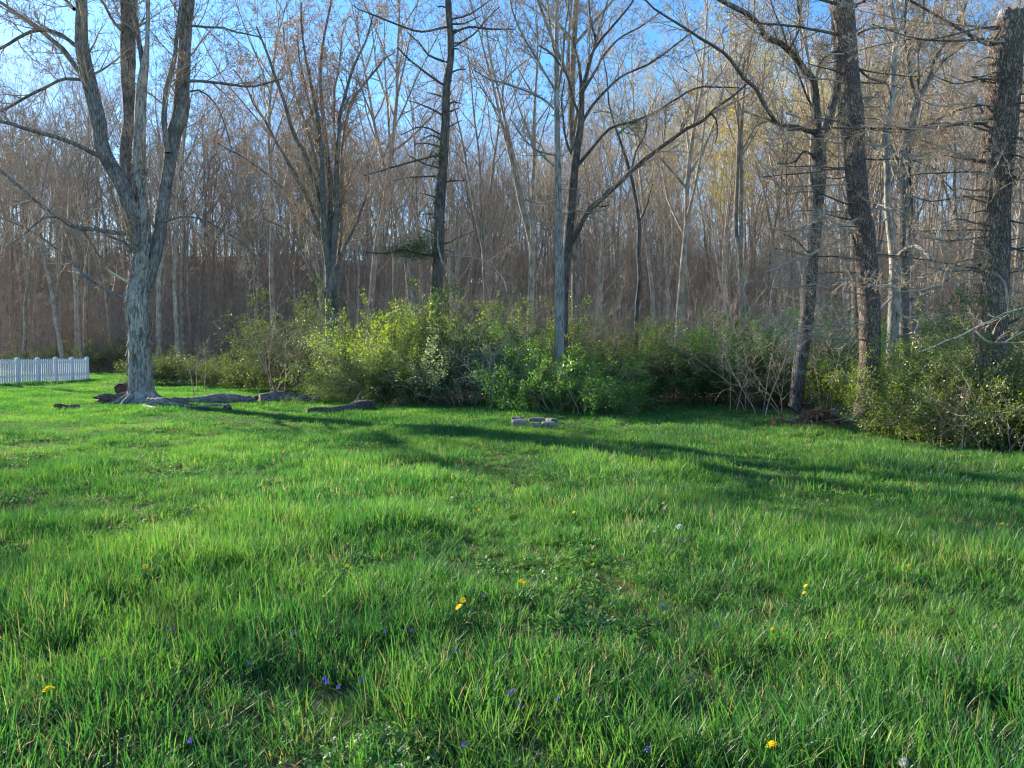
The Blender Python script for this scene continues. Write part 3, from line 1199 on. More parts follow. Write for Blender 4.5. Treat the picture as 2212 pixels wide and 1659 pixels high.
    while k < 1700:
        y = 24 + 125 * R.random() ** 0.8
        x = R.uniform(-0.78, 0.78) * y
        if y < float(wood_edge(x)) + 2.0 or (x < -8 and y < 60):
            continue
        P.append((x, y, float(zg(x, y))))
        RO.append((R.gauss(0, .08), R.gauss(0, .08), R.uniform(0, 6.28)))
        s = R.uniform(0.6, 1.2) * (1 + 0.9 * float(sst(45, 95, y)))
        S.append((s, s, s))
        I.append(R.randrange(6))
        k += 1
    tag(scatter("undergrowth", meshes, P, RO, S, I), "leafless brush and saplings between the trunks of the wood", "undergrowth")
    return placed


build_forest()


# ---------------------------------------------------------------- single trees traced from the photograph
def px(path, depth):
    """rows (u, v, width[, depth offset]) in picture pixels -> rows (x, y, z, radius) in metres"""
    out = []
    for q in path:
        d = depth + (q[3] if len(q) > 3 else 0.0)
        p = at(q[0], q[1], d)
        out.append((p.x, p.y, p.z, q[2] * 0.5 * d / F))
    return out


TW2 = [Sp(5, 4, 0.12, 0.05, 7, 0.50, (25, 55), 0.6, 0.15), Sp(4, 3, 0.15, 0.04, 5, 0.5, (25, 60), 0.7, 0.15), Sp(3, 3, 0.16, 0.03, 3, 0.5, (25, 60), 0.75, 0.2), Sp(1, 3, 0.1, 0.02)]
TW3 = TW2[1:]


def sprout(T, path, n, L, R, sp, t0=0.2, t1=1.0, ang=(35, 70), up=0.0, rscale=0.5, rmin=0.003, tips=None, side=None):
    m = len(path)
    for k in range(n):
        t = t0 + (t1 - t0) * (k + R.random()) / n
        i = min(m - 2, int(t * (m - 1)))
        p = Vector(path[i, :3])
        d = Vector(path[i + 1, :3] - path[i, :3]).normalized()
        c = rot_dir(d, math.radians(R.uniform(*ang)), R.uniform(0, 6.28))
        if side is not None:
            c = (c + Vector(side)).normalized()
        c = (c + Vector((0, 0, up))).normalized()
        r = max(rmin, min(path[i, 3] * rscale, 0.008 + 0.010 * L))
        grow([T], p, c, L * R.uniform(0.55, 1.25) * (1.1 - 0.5 * t), r, 0, sp, R, rmin, tips)


def fine(path, R, amp=0.3):
    """small kinks so that a limb does not run like a drawn curve"""
    p = path.copy()
    s = np.concatenate([[0], np.cumsum(np.linalg.norm(np.diff(p[:, :3], axis=0), axis=1))])
    o = R.random() * 100
    for k in range(3):
        p[:, k] += (fbm(s * 1.3 + o, np.full_like(s, k * 7.3), 0, 3) - 0.5) * amp * sst(0, 1.0, s) * 0.5
    return p


def hero(name, label, depth, trunk, limbs, bark_m, twig_m, seed, group=None, step=0.15, sides=20, disp=None, lim_sides=8,
         twigs=None, cap=False, jag=0.0, cap_m=None, base=None, min_r=0.0035, limb_m=None, limb_tw=(0.9, 1.3), amp=0.25, tw_up=0.15):
    R = random.Random(seed)
    path = crom(px(trunk, depth), step)
    b = base or (float(path[0, 0]), float(path[0, 1]), float(zg(path[0, 0], path[0, 1])))
    t = thing(name, b, label, 'tree', group)
    o3 = np.array(b)
    loc = path.copy()
    loc[:, :3] -= o3
    V, Q, Tr, mi = thick_tube(loc, sides, disp, cap_end=cap, jag=jag, seed=seed)
    obj('trunk', mesh_np(name + "_trunk", V, Q, Tr, mats=(bark_m, cap_m or bark_m), mat_idx=mi), t)
    T = Tubes(b)
    tips = []
    paths = [path]
    for row in limbs:
        lp, opt = (row, {}) if not isinstance(row[-1], dict) else (row[:-1], row[-1])
        dd = opt.get('d', 0.0)
        n = len(lp)
        sway = opt.get('sway', R.uniform(-1.5, 1.5))
        rows = [(q[0], q[1], q[2], dd + sway * (k / (n - 1)) + (q[3] if len(q) > 3 else 0)) for k, q in enumerate(lp)]
        c = fine(crom(px(rows, depth), 0.22), R, amp * (0.5 if rows[0][2] > 14 else 1))
        wmax = rows[0][2]
        lt = Tubes(b)
        sd = 14 if wmax > 18 else 10 if wmax > 9 else 6
        lt.add(c[:, :3], list(c[:, 3]), sd)
        if wmax >= 4:
            if wmax >= 14 and disp is not None:
                c2 = crom(c[::2], 0.09)
                c2[:, :3] -= o3
                V, Q, _t, _m = thick_tube(c2, 26, disp)
                lme = mesh_np(name + "_limb", V, Q, mats=(opt.get('m', limb_m or bark_m),))
            else:
                lme = lt.mesh(name + "_limb", opt.get('m', limb_m or bark_m))
            lo = obj('limb', lme, t)
            if opt.get('label'):
                lo['label'] = opt['label']
        else:
            T.add(c[:, :3], list(c[:, 3]), 5)
        paths.append(c)
        Lm = np.linalg.norm(np.diff(c[:, :3], axis=0), axis=1).sum()
        nn = opt.get('n', int(limb_tw[0] * Lm + 2))
        if nn:
            sprout(T, c, nn, opt.get('L', limb_tw[1]), R, opt.get('sp', TW2), opt.get('t0', 0.2), 1.0, (30, 65), tw_up, 0.5, min_r, tips)
    if twigs:
        for (n, L, t0, t1, up, sp, ang) in twigs:
            sprout(T, path, n, L, R, sp, t0, t1, ang, up, 0.4, min_r, tips)
    tw = obj('twigs', T.mesh(name + "_twigs", twig_m), t)
    tw['kind'] = 'stuff'
    return t, paths, tips, b


def flutes(k, a, seed, fine_a=0.06, twist=0.15):
    def f(th, s):
        x, y = np.cos(th), np.sin(th)
        r = 1 + a * (fbm(x * 1.6 + seed, y * 1.6, s * 0.35, 3) - 0.5) * 2
        r += a * 0.5 * np.sin(th * k + s * twist * 3 + 4 * vnoise(x + 3, y, s * 0.3))
        rg = 1 - np.abs(2 * fbm(x * 5 + seed, y * 5, s * 1.1, 3) - 1)
        r += fine_a * (rg - 0.6) * 2
        return r
    return f


def pine_disp(seed, a=0.045):
    def f(th, s):
        x, y = np.cos(th), np.sin(th)
        rg = 1 - np.abs(2 * fbm(x * 6 + seed, y * 6, s * 3.0, 3) - 1)
        return 1 + 0.05 * (fbm(x * 1.5 + seed, y * 1.5, s * 0.5, 2) - 0.5) * 2 + a * (rg - 0.6) * 2
    return f


def shag_disp(seed):
    def f(th, s):
        x, y = np.cos(th), np.sin(th)
        r = 1 + 0.09 * (fbm(x * 1.6 + seed, y * 1.6, s * 0.5, 3) - 0.5) * 2
        w = 0.25 * vnoise(x * 2, y * 2, s * 0.8)
        rg = 1 - np.abs(2 * fbm((x + w) * 3.2 + seed, (y + w) * 3.2, s * 0.75, 3) - 1)
        r += 0.20 * (rg - 0.75)
        pl = fbm(x * 7 + seed, y * 7, s * 1.6, 2)
        r += 0.05 * np.round(pl * 5) / 2.5 - 0.05
        hollow = np.exp(-(((th - 4.9) / 0.45) ** 2 + ((s - 3.1) / 0.35) ** 2)) + 0.8 * np.exp(-(((th - 4.6) / 0.3) ** 2 + ((s - 4.6) / 0.3) ** 2))
        knob = np.exp(-(((th - 3.5) / 0.5) ** 2 + ((s - 2.55) / 0.3) ** 2))
        return r - 0.35 * hollow + 0.30 * knob
    return f


# 1. big split tree with shaggy bark on the left
t1, p1, tips1, b1 = hero(
    "maple_tree", "big split tree with pale shaggy peeling bark standing over broken logs", 22.4,
    [(308, 882, 110), (308, 868, 74), (306, 842, 52), (303, 780, 45), (301, 710, 43), (298, 650, 50), (303, 600, 42), (308, 540, 37), (304, 480, 34), (300, 420, 27), (301, 333, 24), (304, 222, 22), (311, 150, 17), (318, 90, 9), (320, 0, 8), (322, -90, 6)],
    [[(300, 545, 22), (287, 480, 31), (263, 400, 30), (227, 333, 31), (211, 250, 30), (190, 167, 29), (177, 100, 26), (175, 0, 22), (168, -110, 18), (150, -260, 9), {'sway': -1, 'd': -0.15, 'n': 16, 'L': 2.6, 't0': 0.4}],
     [(297, 540, 18), (282, 470, 26), (272, 333, 25), (278, 250, 24), (277, 139, 29), (279, 0, 30), (275, -110, 22), (260, -260, 10), {'sway': 1.0, 'd': 0.25, 'n': 12, 'L': 2.4, 't0': 0.5}],
     [(318, 630, 20), (338, 540, 25), (350, 458, 27), (360, 390, 25), (374, 305, 28), (389, 250, 32), (394, 167, 28), (401, 83, 24), (408, 0, 24), (418, -110, 18), (440, -260, 8), {'sway': 0.8, 'n': 14, 'L': 2.6, 't0': 0.45}],
     [(309, 150, 10), (298, 75, 10), (289, 10, 9), (285, -80, 6)],
     [(362, 330, 14), (358, 278, 11), (358, 194, 11), (375, 125, 9), (394, 0, 7), (400, -80, 5)],
     [(182, 165, 12), (165, 150, 11), (122, 94, 10), (55, 42, 8), (-30, -15, 6), (-110, -50, 4)],
     [(176, 105, 10), (161, 97, 9), (135, 76, 8), (105, 66, 8), (69, 69, 7), (0, 103, 6), (-70, 150, 4)],
     [(190, 180, 7), (172, 172, 7), (125, 172, 6), (78, 197, 6), (0, 240, 5), (-60, 250, 3)],
     [(225, 340, 11), (205, 333, 10), (155, 308, 9), (92, 289, 8), (0, 264, 7), (-80, 250, 4)],
     [(300, 505, 11), (250, 502, 10), (207, 496, 9), (160, 488, 9), (128, 471, 8), (73, 432, 7), (0, 370, 6), (-60, 330, 4)],
     [(290, 655, 9), (273, 645, 8), (231, 626, 7), (182, 593, 6), (143, 553, 5), (61, 496, 4), (0, 470, 3)],
     [(288, 620, 7), (273, 608, 6), (240, 588, 5), (225, 575, 3), {'n': 0, 'm': M_TORN, 'label': 'short pale broken limb stub'}],
     [(300, 560, 8), (270, 525, 7), (240, 512, 5), (200, 485, 3), {'n': 3}],
     [(398, 175, 7), (430, 175, 6), (458, 178, 6), (510, 184, 5), (550, 186, 4), (610, 170, 3)],
     [(402, 55, 5), (440, 57, 5), (486, 64, 4), (560, 80, 3)],
     [(345, 480, 6), (410, 468, 4), (471, 490, 4), (532, 535, 3), (560, 580, 2)],
     [(392, 205, 5), (430, 195, 4), (465, 225, 3.5), (490, 290, 3), (500, 330, 2)],
     [(265, 70, 7), (240, 40, 6), (220, 0, 5), (190, -60, 4)],
     [(160, 20, 8), (140, 0, 7), (110, -60, 5)],
     [(128, 471, 5), (95, 470, 4), (60, 500, 3), (20, 530, 2.5), {'n': 3}],
     [(175, 490, 4.5), (200, 530, 3.5), (225, 560, 3), {'n': 2}]],
    M_SHAG, M_TWIG, 1, limb_m=M_SHAGLIMB, sides=64, step=0.05, disp=shag_disp(3.3), min_r=0.0045, limb_tw=(2.3, 1.7), twigs=[(10, 1.6, 0.3, 0.6, 0.2, TW2, (40, 80))])


def bark_strips(parent, path, b, n, seed, mat):
    """long loose strips of bark lifting off the trunk"""
    r_ = np.random.RandomState(seed)
    V, Q = [], []
    for k in range(n):
        i = r_.randint(8, int(len(path) * 0.55))
        ln = r_.randint(3, 9)
        th = r_.uniform(0, 6.28)
        w = r_.uniform(0.015, 0.045)
        lift = r_.uniform(0.01, 0.07)
        o_ = len(V)
        rows = range(i, min(i + ln, len(path)))
        m = len(rows)
        for c, q in enumerate(rows):
            p, r = path[q, :3] - np.array(b), path[q, 3]
            f = c / (m - 1)
            rad = r * 1.10 + lift * (f if k % 2 else 1 - f) ** 2
            for s in (-1, 0, 1):
                a = th + s * w / r * (1 - 0.6 * abs(f - 0.5)) + 0.1 * f
                V.append((p[0] + math.cos(a) * (rad + 0.012 * (s == 0)), p[1] + math.sin(a) * (rad + 0.012 * (s == 0)), p[2]))
        for c in range(m - 1):
            for s in (0, 1):
                a = o_ + c * 3 + s
                Q.append((a, a + 1, a + 4, a + 3))
    o = obj('loose_bark', mesh_np("loose_bark", np.array(V), np.array(Q), mats=(mat,)), parent)
    o['kind'] = 'stuff'
    return o


bark_strips(t1, p1[0], b1, 240, 4, M_SHAG)
for k, (a_, ln_, r_0) in enumerate(((3.4, 0.62, 0.12), (4.25, 0.50, 0.13), (5.1, 0.66, 0.12), (5.9, 0.85, 0.13), (0.5, 0.6, 0.10), (2.6, 0.55, 0.10))):
    rp = crom([(math.cos(a_) * 0.24, math.sin(a_) * 0.24, 0.34, r_0 * 0.8), (math.cos(a_) * 0.42, math.sin(a_) * 0.42, 0.10, r_0),
               (math.cos(a_ + 0.1) * (0.42 + ln_ * 0.45), math.sin(a_ + 0.1) * (0.42 + ln_ * 0.45), 0.01, r_0 * 0.75),
               (math.cos(a_ + 0.25) * (0.42 + ln_), math.sin(a_ + 0.25) * (0.42 + ln_), -0.12, r_0 * 0.4)], 0.05)
    V, Q, Tr, mi = thick_tube(rp, 14, flutes(3, 0.15, k * 2.1, 0.15))
    obj('root', mesh_np("root", V, Q, mats=(M_SHAG,)), t1)
# rotten red heartwood showing in the split above the fork
hw = crom([(*(Vector(p1[0][int(len(p1[0]) * f), :3]) - Vector(b1) + Vector((0.02, -p1[0][int(len(p1[0]) * f), 3] * 0.9, 0))), r) for f, r in ((0.375, 0.015), (0.40, 0.06), (0.44, 0.07), (0.50, 0.015))], 0.1)
V, Q, Tr, mi = thick_tube(hw, 10, flutes(3, 0.2, 9, 0.1))
obj('heartwood', mesh_np("heartwood", V, Q, mats=(M_REDWOOD,)), t1)['label'] = 'rotten reddish heartwood in the split'

# 2. fan-shaped elm
t2, p2, tips2, b2 = hero(
    "elm_tree", "tall fan-shaped elm of many rising stems with reddish buds", 26.0,
    [(714, 790, 24), (712, 700, 19), (712, 640, 17), (711, 590, 17), (709, 540, 15), (712, 480, 16), (715, 420, 14), (706, 330, 10), (697, 240, 8), (692, 160, 6), (700, 80, 5), (716, 0, 4), (720, -50, 2.5)],
    [[(712, 590, 15), (702, 500, 14), (689, 430, 13), (662, 345, 11), (632, 280, 9), (605, 190, 7), (575, 110, 5), (548, 40, 3), {'sway': -1.5}],
     [(712, 600, 14), (700, 480, 13), (695, 400, 12), (692, 300, 9), (680, 210, 7), (664, 130, 5), (652, 50, 4), (650, -20, 2.5), {'sway': -2.5}],
     [(716, 600, 14), (724, 480, 12), (728, 400, 11), (732, 300, 8), (742, 220, 7), (766, 140, 5), (792, 80, 4), (810, 30, 2.5), {'sway': -1.5}],
     [(714, 560, 11), (735, 440, 10), (740, 340, 8), (752, 240, 7), (790, 180, 5), (830, 130, 4), (855, 110, 2.5), {'sway': 2}],
     [(708, 560, 11), (680, 470, 10), (648, 400, 9), (610, 330, 7), (570, 260, 6), (530, 190, 4), (505, 150, 3), {'sway': 1.5}],
     [(708, 540, 8), (670, 490, 7), (620, 420, 6), (570, 370, 5), (510, 330, 4), (470, 310, 3), {'sway': 2.5}],
     [(690, 380, 7), (668, 300, 6), (640, 210, 5), (622, 130, 4), (612, 60, 3), {'sway': 3}],
     [(728, 380, 6), (722, 290, 5), (722, 200, 5), (735, 120, 4), (745, 50, 3), {'sway': 3}],
     [(700, 340, 5), (672, 240, 5), (655, 160, 4), (640, 90, 3)],
     [(716, 640, 12), (728, 580, 9), (760, 500, 6), (790, 420, 4), (800, 350, 3)],
     [(722, 700, 14), (724, 650, 12), (730, 560, 9), (738, 480, 7), (750, 400, 5), (780, 330, 3)],
     [(703, 640, 9), (660, 560, 6), (620, 500, 5), (570, 470, 3)]],
    M_GREY, M_TWIG, 2, sides=16, step=0.25, disp=flutes(4, 0.08, 1.2, 0.03), min_r=0.005,
    limb_tw=(2.0, 2.0), twigs=[(10, 2.0, 0.5, 1.0, 0.7, TW2, (20, 45))], tw_up=0.8)
tp = np.array(tips2)
k2 = np.random.RandomState(2).rand(len(tp)) < np.clip((tp[:, 2] - 7.0) / 9.0, 0.02, 0.34)
obj('buds', leaf_mesh("elm_buds", tp[k2] - np.array(b2), 0.045, M_BUD, 5), t2)['kind'] = 'stuff'

# 3. dead pine with stubs
R3 = random.Random(33)
st3 = []
for k in range(34):
    v = 20 + k * 17 + R3.uniform(-6, 6)
    cx = np.interp(v, [0, 110, 190, 280, 360, 444, 560], [968, 974, 965, 962, 956, 949, 945])
    s = R3.choice((-1, 1))
    ln = R3.choice((14, 20, 28, 40, 70, 95)) * R3.uniform(0.7, 1.2)
    st3.append([(cx, v, 4.5), (cx + s * ln * 0.5, v - ln * R3.uniform(0.0, 0.3), 3.4), (cx + s * ln, v - ln * R3.uniform(-0.1, 0.5), 1.8),
                {'n': 0 if ln < 45 else 3, 'L': 0.6, 'sp': TW3, 'sway': R3.uniform(-0.6, 0.6)}])
t3, p3, _, b3 = hero(
    "dead_pine", "dark dead pine trunk with short broken branch stubs and one green bough", 24.0,
    [(938, 790, 30), (940, 700, 28), (943, 620, 26), (946, 553, 25), (948, 500, 24), (949, 444, 24), (956, 360, 21), (962, 278, 18), (964, 194, 17), (974, 111, 15), (969, 30, 14), (966, -60, 12), (965, -170, 9)],
    st3 + [[(966, 58, 5), (914, 67, 4.5), (858, 56, 4), (795, 30, 3), (760, 10, 2)],
           [(976, 74, 5), (1011, 58, 4.5), (1060, 62, 4), (1105, 62, 3)],
           [(972, 105, 4.5), (1000, 90, 4), (1040, 55, 3.5), (1080, 15, 2.5)],
           [(960, 133, 5), (925, 119, 4.5), (905, 95, 4), (880, 72, 3)],
           [(960, 185, 5), (925, 161, 5), (890, 130, 4), (858, 103, 3)],
           [(954, 333, 5), (905, 345, 4.5), (872, 355, 4), (789, 378, 3)],
           [(944, 553, 6), (905, 549, 5), (870, 541, 5), (830, 548, 4), (790, 545, 3), {'sway': -0.8, 'n': 5, 'L': 0.7}],
           [(950, 553, 4), (978, 553, 3), (1033, 560, 3), (1079, 590, 2.5), (1094, 626, 2), {'sway': -1.0, 'm': M_TWIGPALE}],
           [(946, 500, 4.2), (946, 525, 4.2), (952, 550, 4.2), (963, 578, 4.2), (984, 599, 4), {'sway': -0.3, 'd': -0.5, 'm': M_PALEB, 'n': 2, 'label': 'bare white dead branch', 'L': 0.5}]],
    M_DARK, M_TWIG, 3, sides=18, step=0.15, disp=pine_disp(4.1, 0.06))


def needles(parent, b, blobs, seed, dens=1.0, ln=0.10):
    """tufts of needles set round short twigs"""
    r_ = np.random.RandomState(seed)
    V, T, rn = [], [], []
    for (c, e) in blobs:
        c = np.array(c) - np.array(b)
        n = int(430 * dens * max(0.15, e[0] * e[2] * 4))
        p = c + r_.normal(size=(n, 3)) * np.array(e) * 0.5
        for q in p:
            ax = r_.normal(size=3)
            ax[2] = abs(ax[2]) * 0.6
            ax /= np.linalg.norm(ax)
            rr = r_.rand()
            for j in range(7):
                d = ax + r_.normal(size=3) * 0.55
                d /= np.linalg.norm(d)
                s = np.cross(d, r_.normal(size=3))
                s *= 0.0035 / (np.linalg.norm(s) + 1e-9)
                o_ = len(V)
                V += [q - s, q + s, q + d * ln * r_.uniform(0.7, 1.3)]
                T.append((o_, o_ + 1, o_ + 2))
                rn += [rr] * 3
    o = obj('needles', mesh_np("needles", np.array(V), None, np.array(T), smooth=False, mats=(M_NEEDLE,), attrs={'rnd': np.array(rn)}), parent)
    o['kind'] = 'stuff'
    return o


needles(t3, b3, [(at(u, v, 23.6), (ex, 0.6, ez)) for u, v, ex, ez in ((925, 520, 0.5, 0.3), (905, 535, 0.6, 0.3), (880, 540, 0.6, 0.25), (855, 545, 0.5, 0.16), (925, 548, 0.5, 0.2), (895, 556, 0.5, 0.1), (948, 330, 0.25, 0.35), (940, 350, 0.2, 0.3))], 6)

# 4. straight ash and its darker twin
t4, p4, _, b4 = hero(
    "ash_tree", "straight slim grey ash rising out of the thicket in the middle", 21.0,
    [(1208, 810, 24), (1208, 730, 21), (1210, 660, 20), (1210, 610, 20), (1208, 540, 19), (1206, 444, 16), (1205, 361, 14), (1203, 250, 12), (1202, 167, 11), (1202, 83, 9), (1203, 0, 8), (1204, -90, 6), (1206, -200, 3)],
    [[(1202, 200, 6), (1185, 170, 5.5), (1161, 133, 5), (1131, 83, 4.5), (1106, 25, 4), (1095, -30, 3)],
     [(1203, 243, 6), (1185, 222, 5), (1167, 211, 5), (1106, 189, 4.5), (1060, 172, 4), (1020, 150, 2.5)],
     [(1204, 365, 5), (1180, 345, 4.5), (1148, 317, 4.2), (1125, 290, 3.5), (1100, 255, 2.5)],
     [(1204, 198, 7), (1215, 150, 6), (1221, 90, 5), (1228, 0, 4.2), (1232, -60, 3)],
     [(1202, 70, 5), (1185, 45, 4.5), (1160, 28, 4), (1130, 8, 3), (1110, -20, 2.5)],
     [(1203, 130, 5), (1190, 80, 4.5), (1185, 0, 4), (1180, -40, 2.5)],
     [(1206, 335, 4.5), (1170, 330, 3.5), (1150, 320, 2.5)],
     [(1210, 470, 4), (1240, 455, 3), (1280, 462, 3), (1318, 448, 2)],
     [(1208, 430, 3.5), (1160, 440, 2.5), (1120, 430, 2)],
     [(1205, 260, 4.5), (1225, 225, 4), (1235, 190, 3), (1240, 150, 2)]],
    M_ASH, M_TWIG, 4, sides=18, step=0.2, disp=flutes(3, 0.03, 2.2, 0.02), limb_tw=(2.0, 1.5), tw_up=0.3,
    twigs=[(16, 0.7, 0.35, 0.8, 0.0, TW3, (50, 90)), (10, 1.6, 0.75, 1.0, 0.6, TW2, (25, 45))])
t4b, p4b, _, b4b = hero(
    "forked_tree", "dark forked tree behind the ash with long limb reaching up to the right", 21.7,
    [(1216, 810, 22), (1216, 700, 20), (1218, 620, 20), (1224, 560, 21), (1231, 480, 20), (1237, 400, 19), (1245, 330, 18), (1253, 280, 15), (1256, 222, 13), (1257, 185, 11)],
    [[(1257, 192, 8), (1250, 140, 6), (1243, 100, 5), (1239, 55, 5), (1225, 0, 4.2), (1215, -50, 3)],
     [(1257, 190, 9), (1268, 160, 8), (1279, 120, 7), (1286, 92, 6), (1278, 60, 5), (1272, 30, 4.5), (1270, -20, 4)],
     [(1283, 108, 6), (1298, 85, 6), (1314, 67, 5), (1350, 22, 4.5), (1372, -8, 4), (1400, -50, 3)],
     [(1258, 200, 7), (1278, 165, 6), (1300, 130, 5), (1330, 90, 4.5), (1380, 60, 4), (1430, 25, 3)],
     [(1254, 270, 8), (1275, 235, 7), (1311, 194, 6), (1350, 161, 5), (1406, 136, 4.5), (1467, 92, 4), (1505, 65, 3)],
     [(1250, 355, 8), (1273, 328, 7), (1317, 280, 6), (1370, 261, 5.5), (1434, 230, 5), (1500, 194, 4.2), (1564, 186, 3.5), (1600, 190, 2.5)],
     [(1220, 570, 14), (1232, 530, 12), (1247, 502, 12), (1262, 468, 11), (1284, 448, 10), (1317, 414, 10), (1361, 369, 9.5), (1411, 328, 9), (1467, 289, 8), (1517, 261, 7), (1550, 230, 6), (1600, 194, 4.5), (1640, 150, 3.5), {'sway': -1.5}],
     [(1244, 350, 7), (1228, 320, 6), (1219, 280, 5), (1215, 230, 4), (1217, 170, 3)],
     [(1255, 260, 6), (1235, 200, 5), (1222, 160, 4.5), (1195, 120, 4), (1165, 100, 3)],
     [(1262, 468, 5), (1275, 440, 4), (1300, 446, 3.5), (1318, 442, 2.5)],
     [(1535, 245, 5), (1548, 260, 4), (1550, 290, 3), (1545, 310, 2)]],
    M_DARK, M_TWIG, 44, sides=18, step=0.2, disp=flutes(4, 0.07, 5.2, 0.04), limb_tw=(1.9, 1.5), tw_up=0.35)

# thin leaning tree that crosses the long limb
t6, p6, _, b6 = hero(
    "slender_tree", "thin dark bent tree with clumps of green behind the long limb", 24.0,
    [(1374, 760, 9), (1376, 660, 9), (1382, 602, 9), (1379, 553, 9), (1381, 493, 9), (1373, 432, 8), (1361, 372, 8), (1345, 320, 6), (1328, 270, 5), (1315, 222, 4), (1311, 167, 3), (1300, 110, 2)],
    [[(1361, 372, 5), (1375, 330, 4), (1390, 300, 4), (1398, 262, 3), (1390, 235, 2)],
     [(1335, 290, 4), (1360, 270, 3), (1385, 262, 2), {'n': 4}],
     [(1322, 245, 4), (1300, 240, 3), (1280, 243, 2), {'n': 2}],
     [(1381, 480, 4.2), (1400, 440, 3), (1412, 400, 2)]],
    M_DARK, M_TWIG, 6, sides=8, step=0.3, limb_tw=(2.0, 1.0))
needles(t6, b6, [(at(u, v, 23.5), (ex, 0.6, ez)) for u, v, ex, ez in ((1340, 250, 0.6, 0.18), (1360, 262, 0.5, 0.2), (1320, 242, 0.5, 0.12), (1380, 272, 0.5, 0.14), (1350, 285, 0.5, 0.14), (1400, 240, 0.35, 0.12), (1358, 180, 0.35, 0.2), (1375, 100, 0.4, 0.25), (1330, 268, 0.3, 0.1))], 16, 0.55, 0.08)

# 7. arching dark tree left of the pines
t7, p7, _, b7 = hero(
    "arching_tree", "dark tree with long limbs arching up to the left, left of the pines", 18.2,
    [(1714, 886, 32), (1720, 870, 27), (1728, 790, 27), (1742, 690, 28), (1747, 620, 30), (1753, 560, 28), (1760, 490, 29), (1764, 430, 29), (1769, 380, 30), (1769, 330, 28), (1769, 300, 26)],
    [[(1768, 310, 18), (1766, 250, 15), (1763, 200, 14), (1755, 170, 14), (1740, 153, 13), (1715, 119, 13), (1687, 92, 12), (1656, 80, 11), (1642, 55, 10), (1617, 33, 10), (1559, 0, 9), (1500, -40, 6), {'sway': -1}],
     [(1774, 310, 18), (1788, 278, 17), (1801, 222, 16), (1809, 139, 14), (1812, 60, 11), (1808, -20, 8), {'d': 0.3, 'sway': 0.5}],
     [(1766, 288, 11), (1740, 281, 10), (1723, 275, 10), (1690, 270, 9), (1668, 250, 8), (1655, 233, 8), (1634, 194, 8), (1603, 167, 8), (1561, 111, 7), (1509, 80, 6), (1453, 47, 5), (1395, 0, 4), (1350, -40, 3), {'sway': -2}],
     [(1762, 182, 6), (1770, 139, 5), (1790, 119, 4.5), (1809, 112, 4)],
     [(1704, 111, 6), (1718, 80, 5), (1726, 56, 5), (1724, 16, 4.5), (1720, -30, 3)],
     [(1702, 108, 4.5), (1690, 60, 4), (1672, 20, 3.5), (1660, -20, 3)],
     [(1766, 345, 6), (1740, 325, 5), (1715, 348, 4.5), (1680, 355, 3), {'sway': -1.2}],
     [(1764, 240, 5), (1745, 215, 4.5), (1730, 180, 4), (1716, 140, 3)],
     [(1719, 272, 5), (1728, 255, 6), (1712, 246, 7), (1700, 243, 5), {'n': 0, 'm': M_TORN, 'sway': -0.2, 'label': 'white splintered end of a broken limb'}],
     [(1690, 270, 4.2), (1660, 262, 3.5), (1630, 272, 3)],
     [(1755, 560, 4), (1720, 520, 3.5), (1690, 505, 2.5)]],
    M_DARK, M_TWIG, 7, sides=22, step=0.14, disp=flutes(4, 0.07, 8.2, 0.05), limb_tw=(2.2, 1.3), tw_up=0.3)

# 8. middle pine
R8 = random.Random(88)
def dead_branches(prof, v0, v1, n, R, lens, w=4.2, up=0.25, left=0.55, droop=0.15):
    out = []
    for k in range(n):
        v = v0 + (v1 - v0) * (k + R.random()) / n
        cx = np.interp(v, [p[1] for p in prof], [p[0] for p in prof])
        s = -1 if R.random() < left else 1
        ln = R.choice(lens) * R.uniform(0.7, 1.25)
        rise = R.uniform(-droop, up)
        out.append([(cx, v, w), (cx + s * ln * 0.3, v - ln * rise * 0.5, w * 0.8), (cx + s * ln * 0.65, v - ln * rise * 0.8 + ln * R.uniform(-.06, .1), w * 0.62),
                    (cx + s * ln, v - ln * rise + ln * R.uniform(-.1, .15), w * 0.35), {'n': int(ln / 18), 'L': 0.55, 'sp': TW3, 'sway': R.uniform(-1.5, 0.8), 't0': 0.25, 'm': M_TWIGPALE if R.random() < 0.35 else M_DARK}])
    return out


prof8 = [(1812, -90, 40), (1819, 0, 44), (1828, 70, 39), (1837, 167, 36), (1844, 250, 39), (1846, 333, 40), (1855, 444, 42), (1866, 500, 42), (1872, 571, 44), (1878, 675, 43), (1879, 762, 42), (1874, 850, 44), (1872, 905, 54)]
t8, p8, _, b8 = hero(
    "pine_tree", "tall slightly curved brown pine trunk, the thinner of the two big pines", 17.0,
    prof8[::-1] + [(1808, -200, 34)],
    [[(1812, 75, 7), (1770, 66, 5.5), (1728, 58, 5), (1687, 50, 4.5), (1659, 50, 4), (1630, 45, 3), {'sway': -0.5}],
     [(1845, 78, 6), (1870, 66, 5), (1898, 61, 4.5), (1937, 64, 4), (1973, 56, 3)],
     [(1848, 140, 6), (1876, 169, 5), (1909, 178, 5), (1920, 190, 4), (1926, 208, 3)],
     [(1828, 10, 9), (1795, 5, 6), (1760, -5, 5), (1720, -25, 3)],
     [(1842, 15, 9), (1862, 5, 6), (1880, -10, 4)]] + dead_branches([(p[0], p[1]) for p in prof8], 90, 640, 40, R8, (30, 60, 90, 140, 180), 4.2),
    M_PINE, M_TWIG, 8, sides=40, step=0.06, disp=pine_disp(2.7, 0.07), amp=0.2)
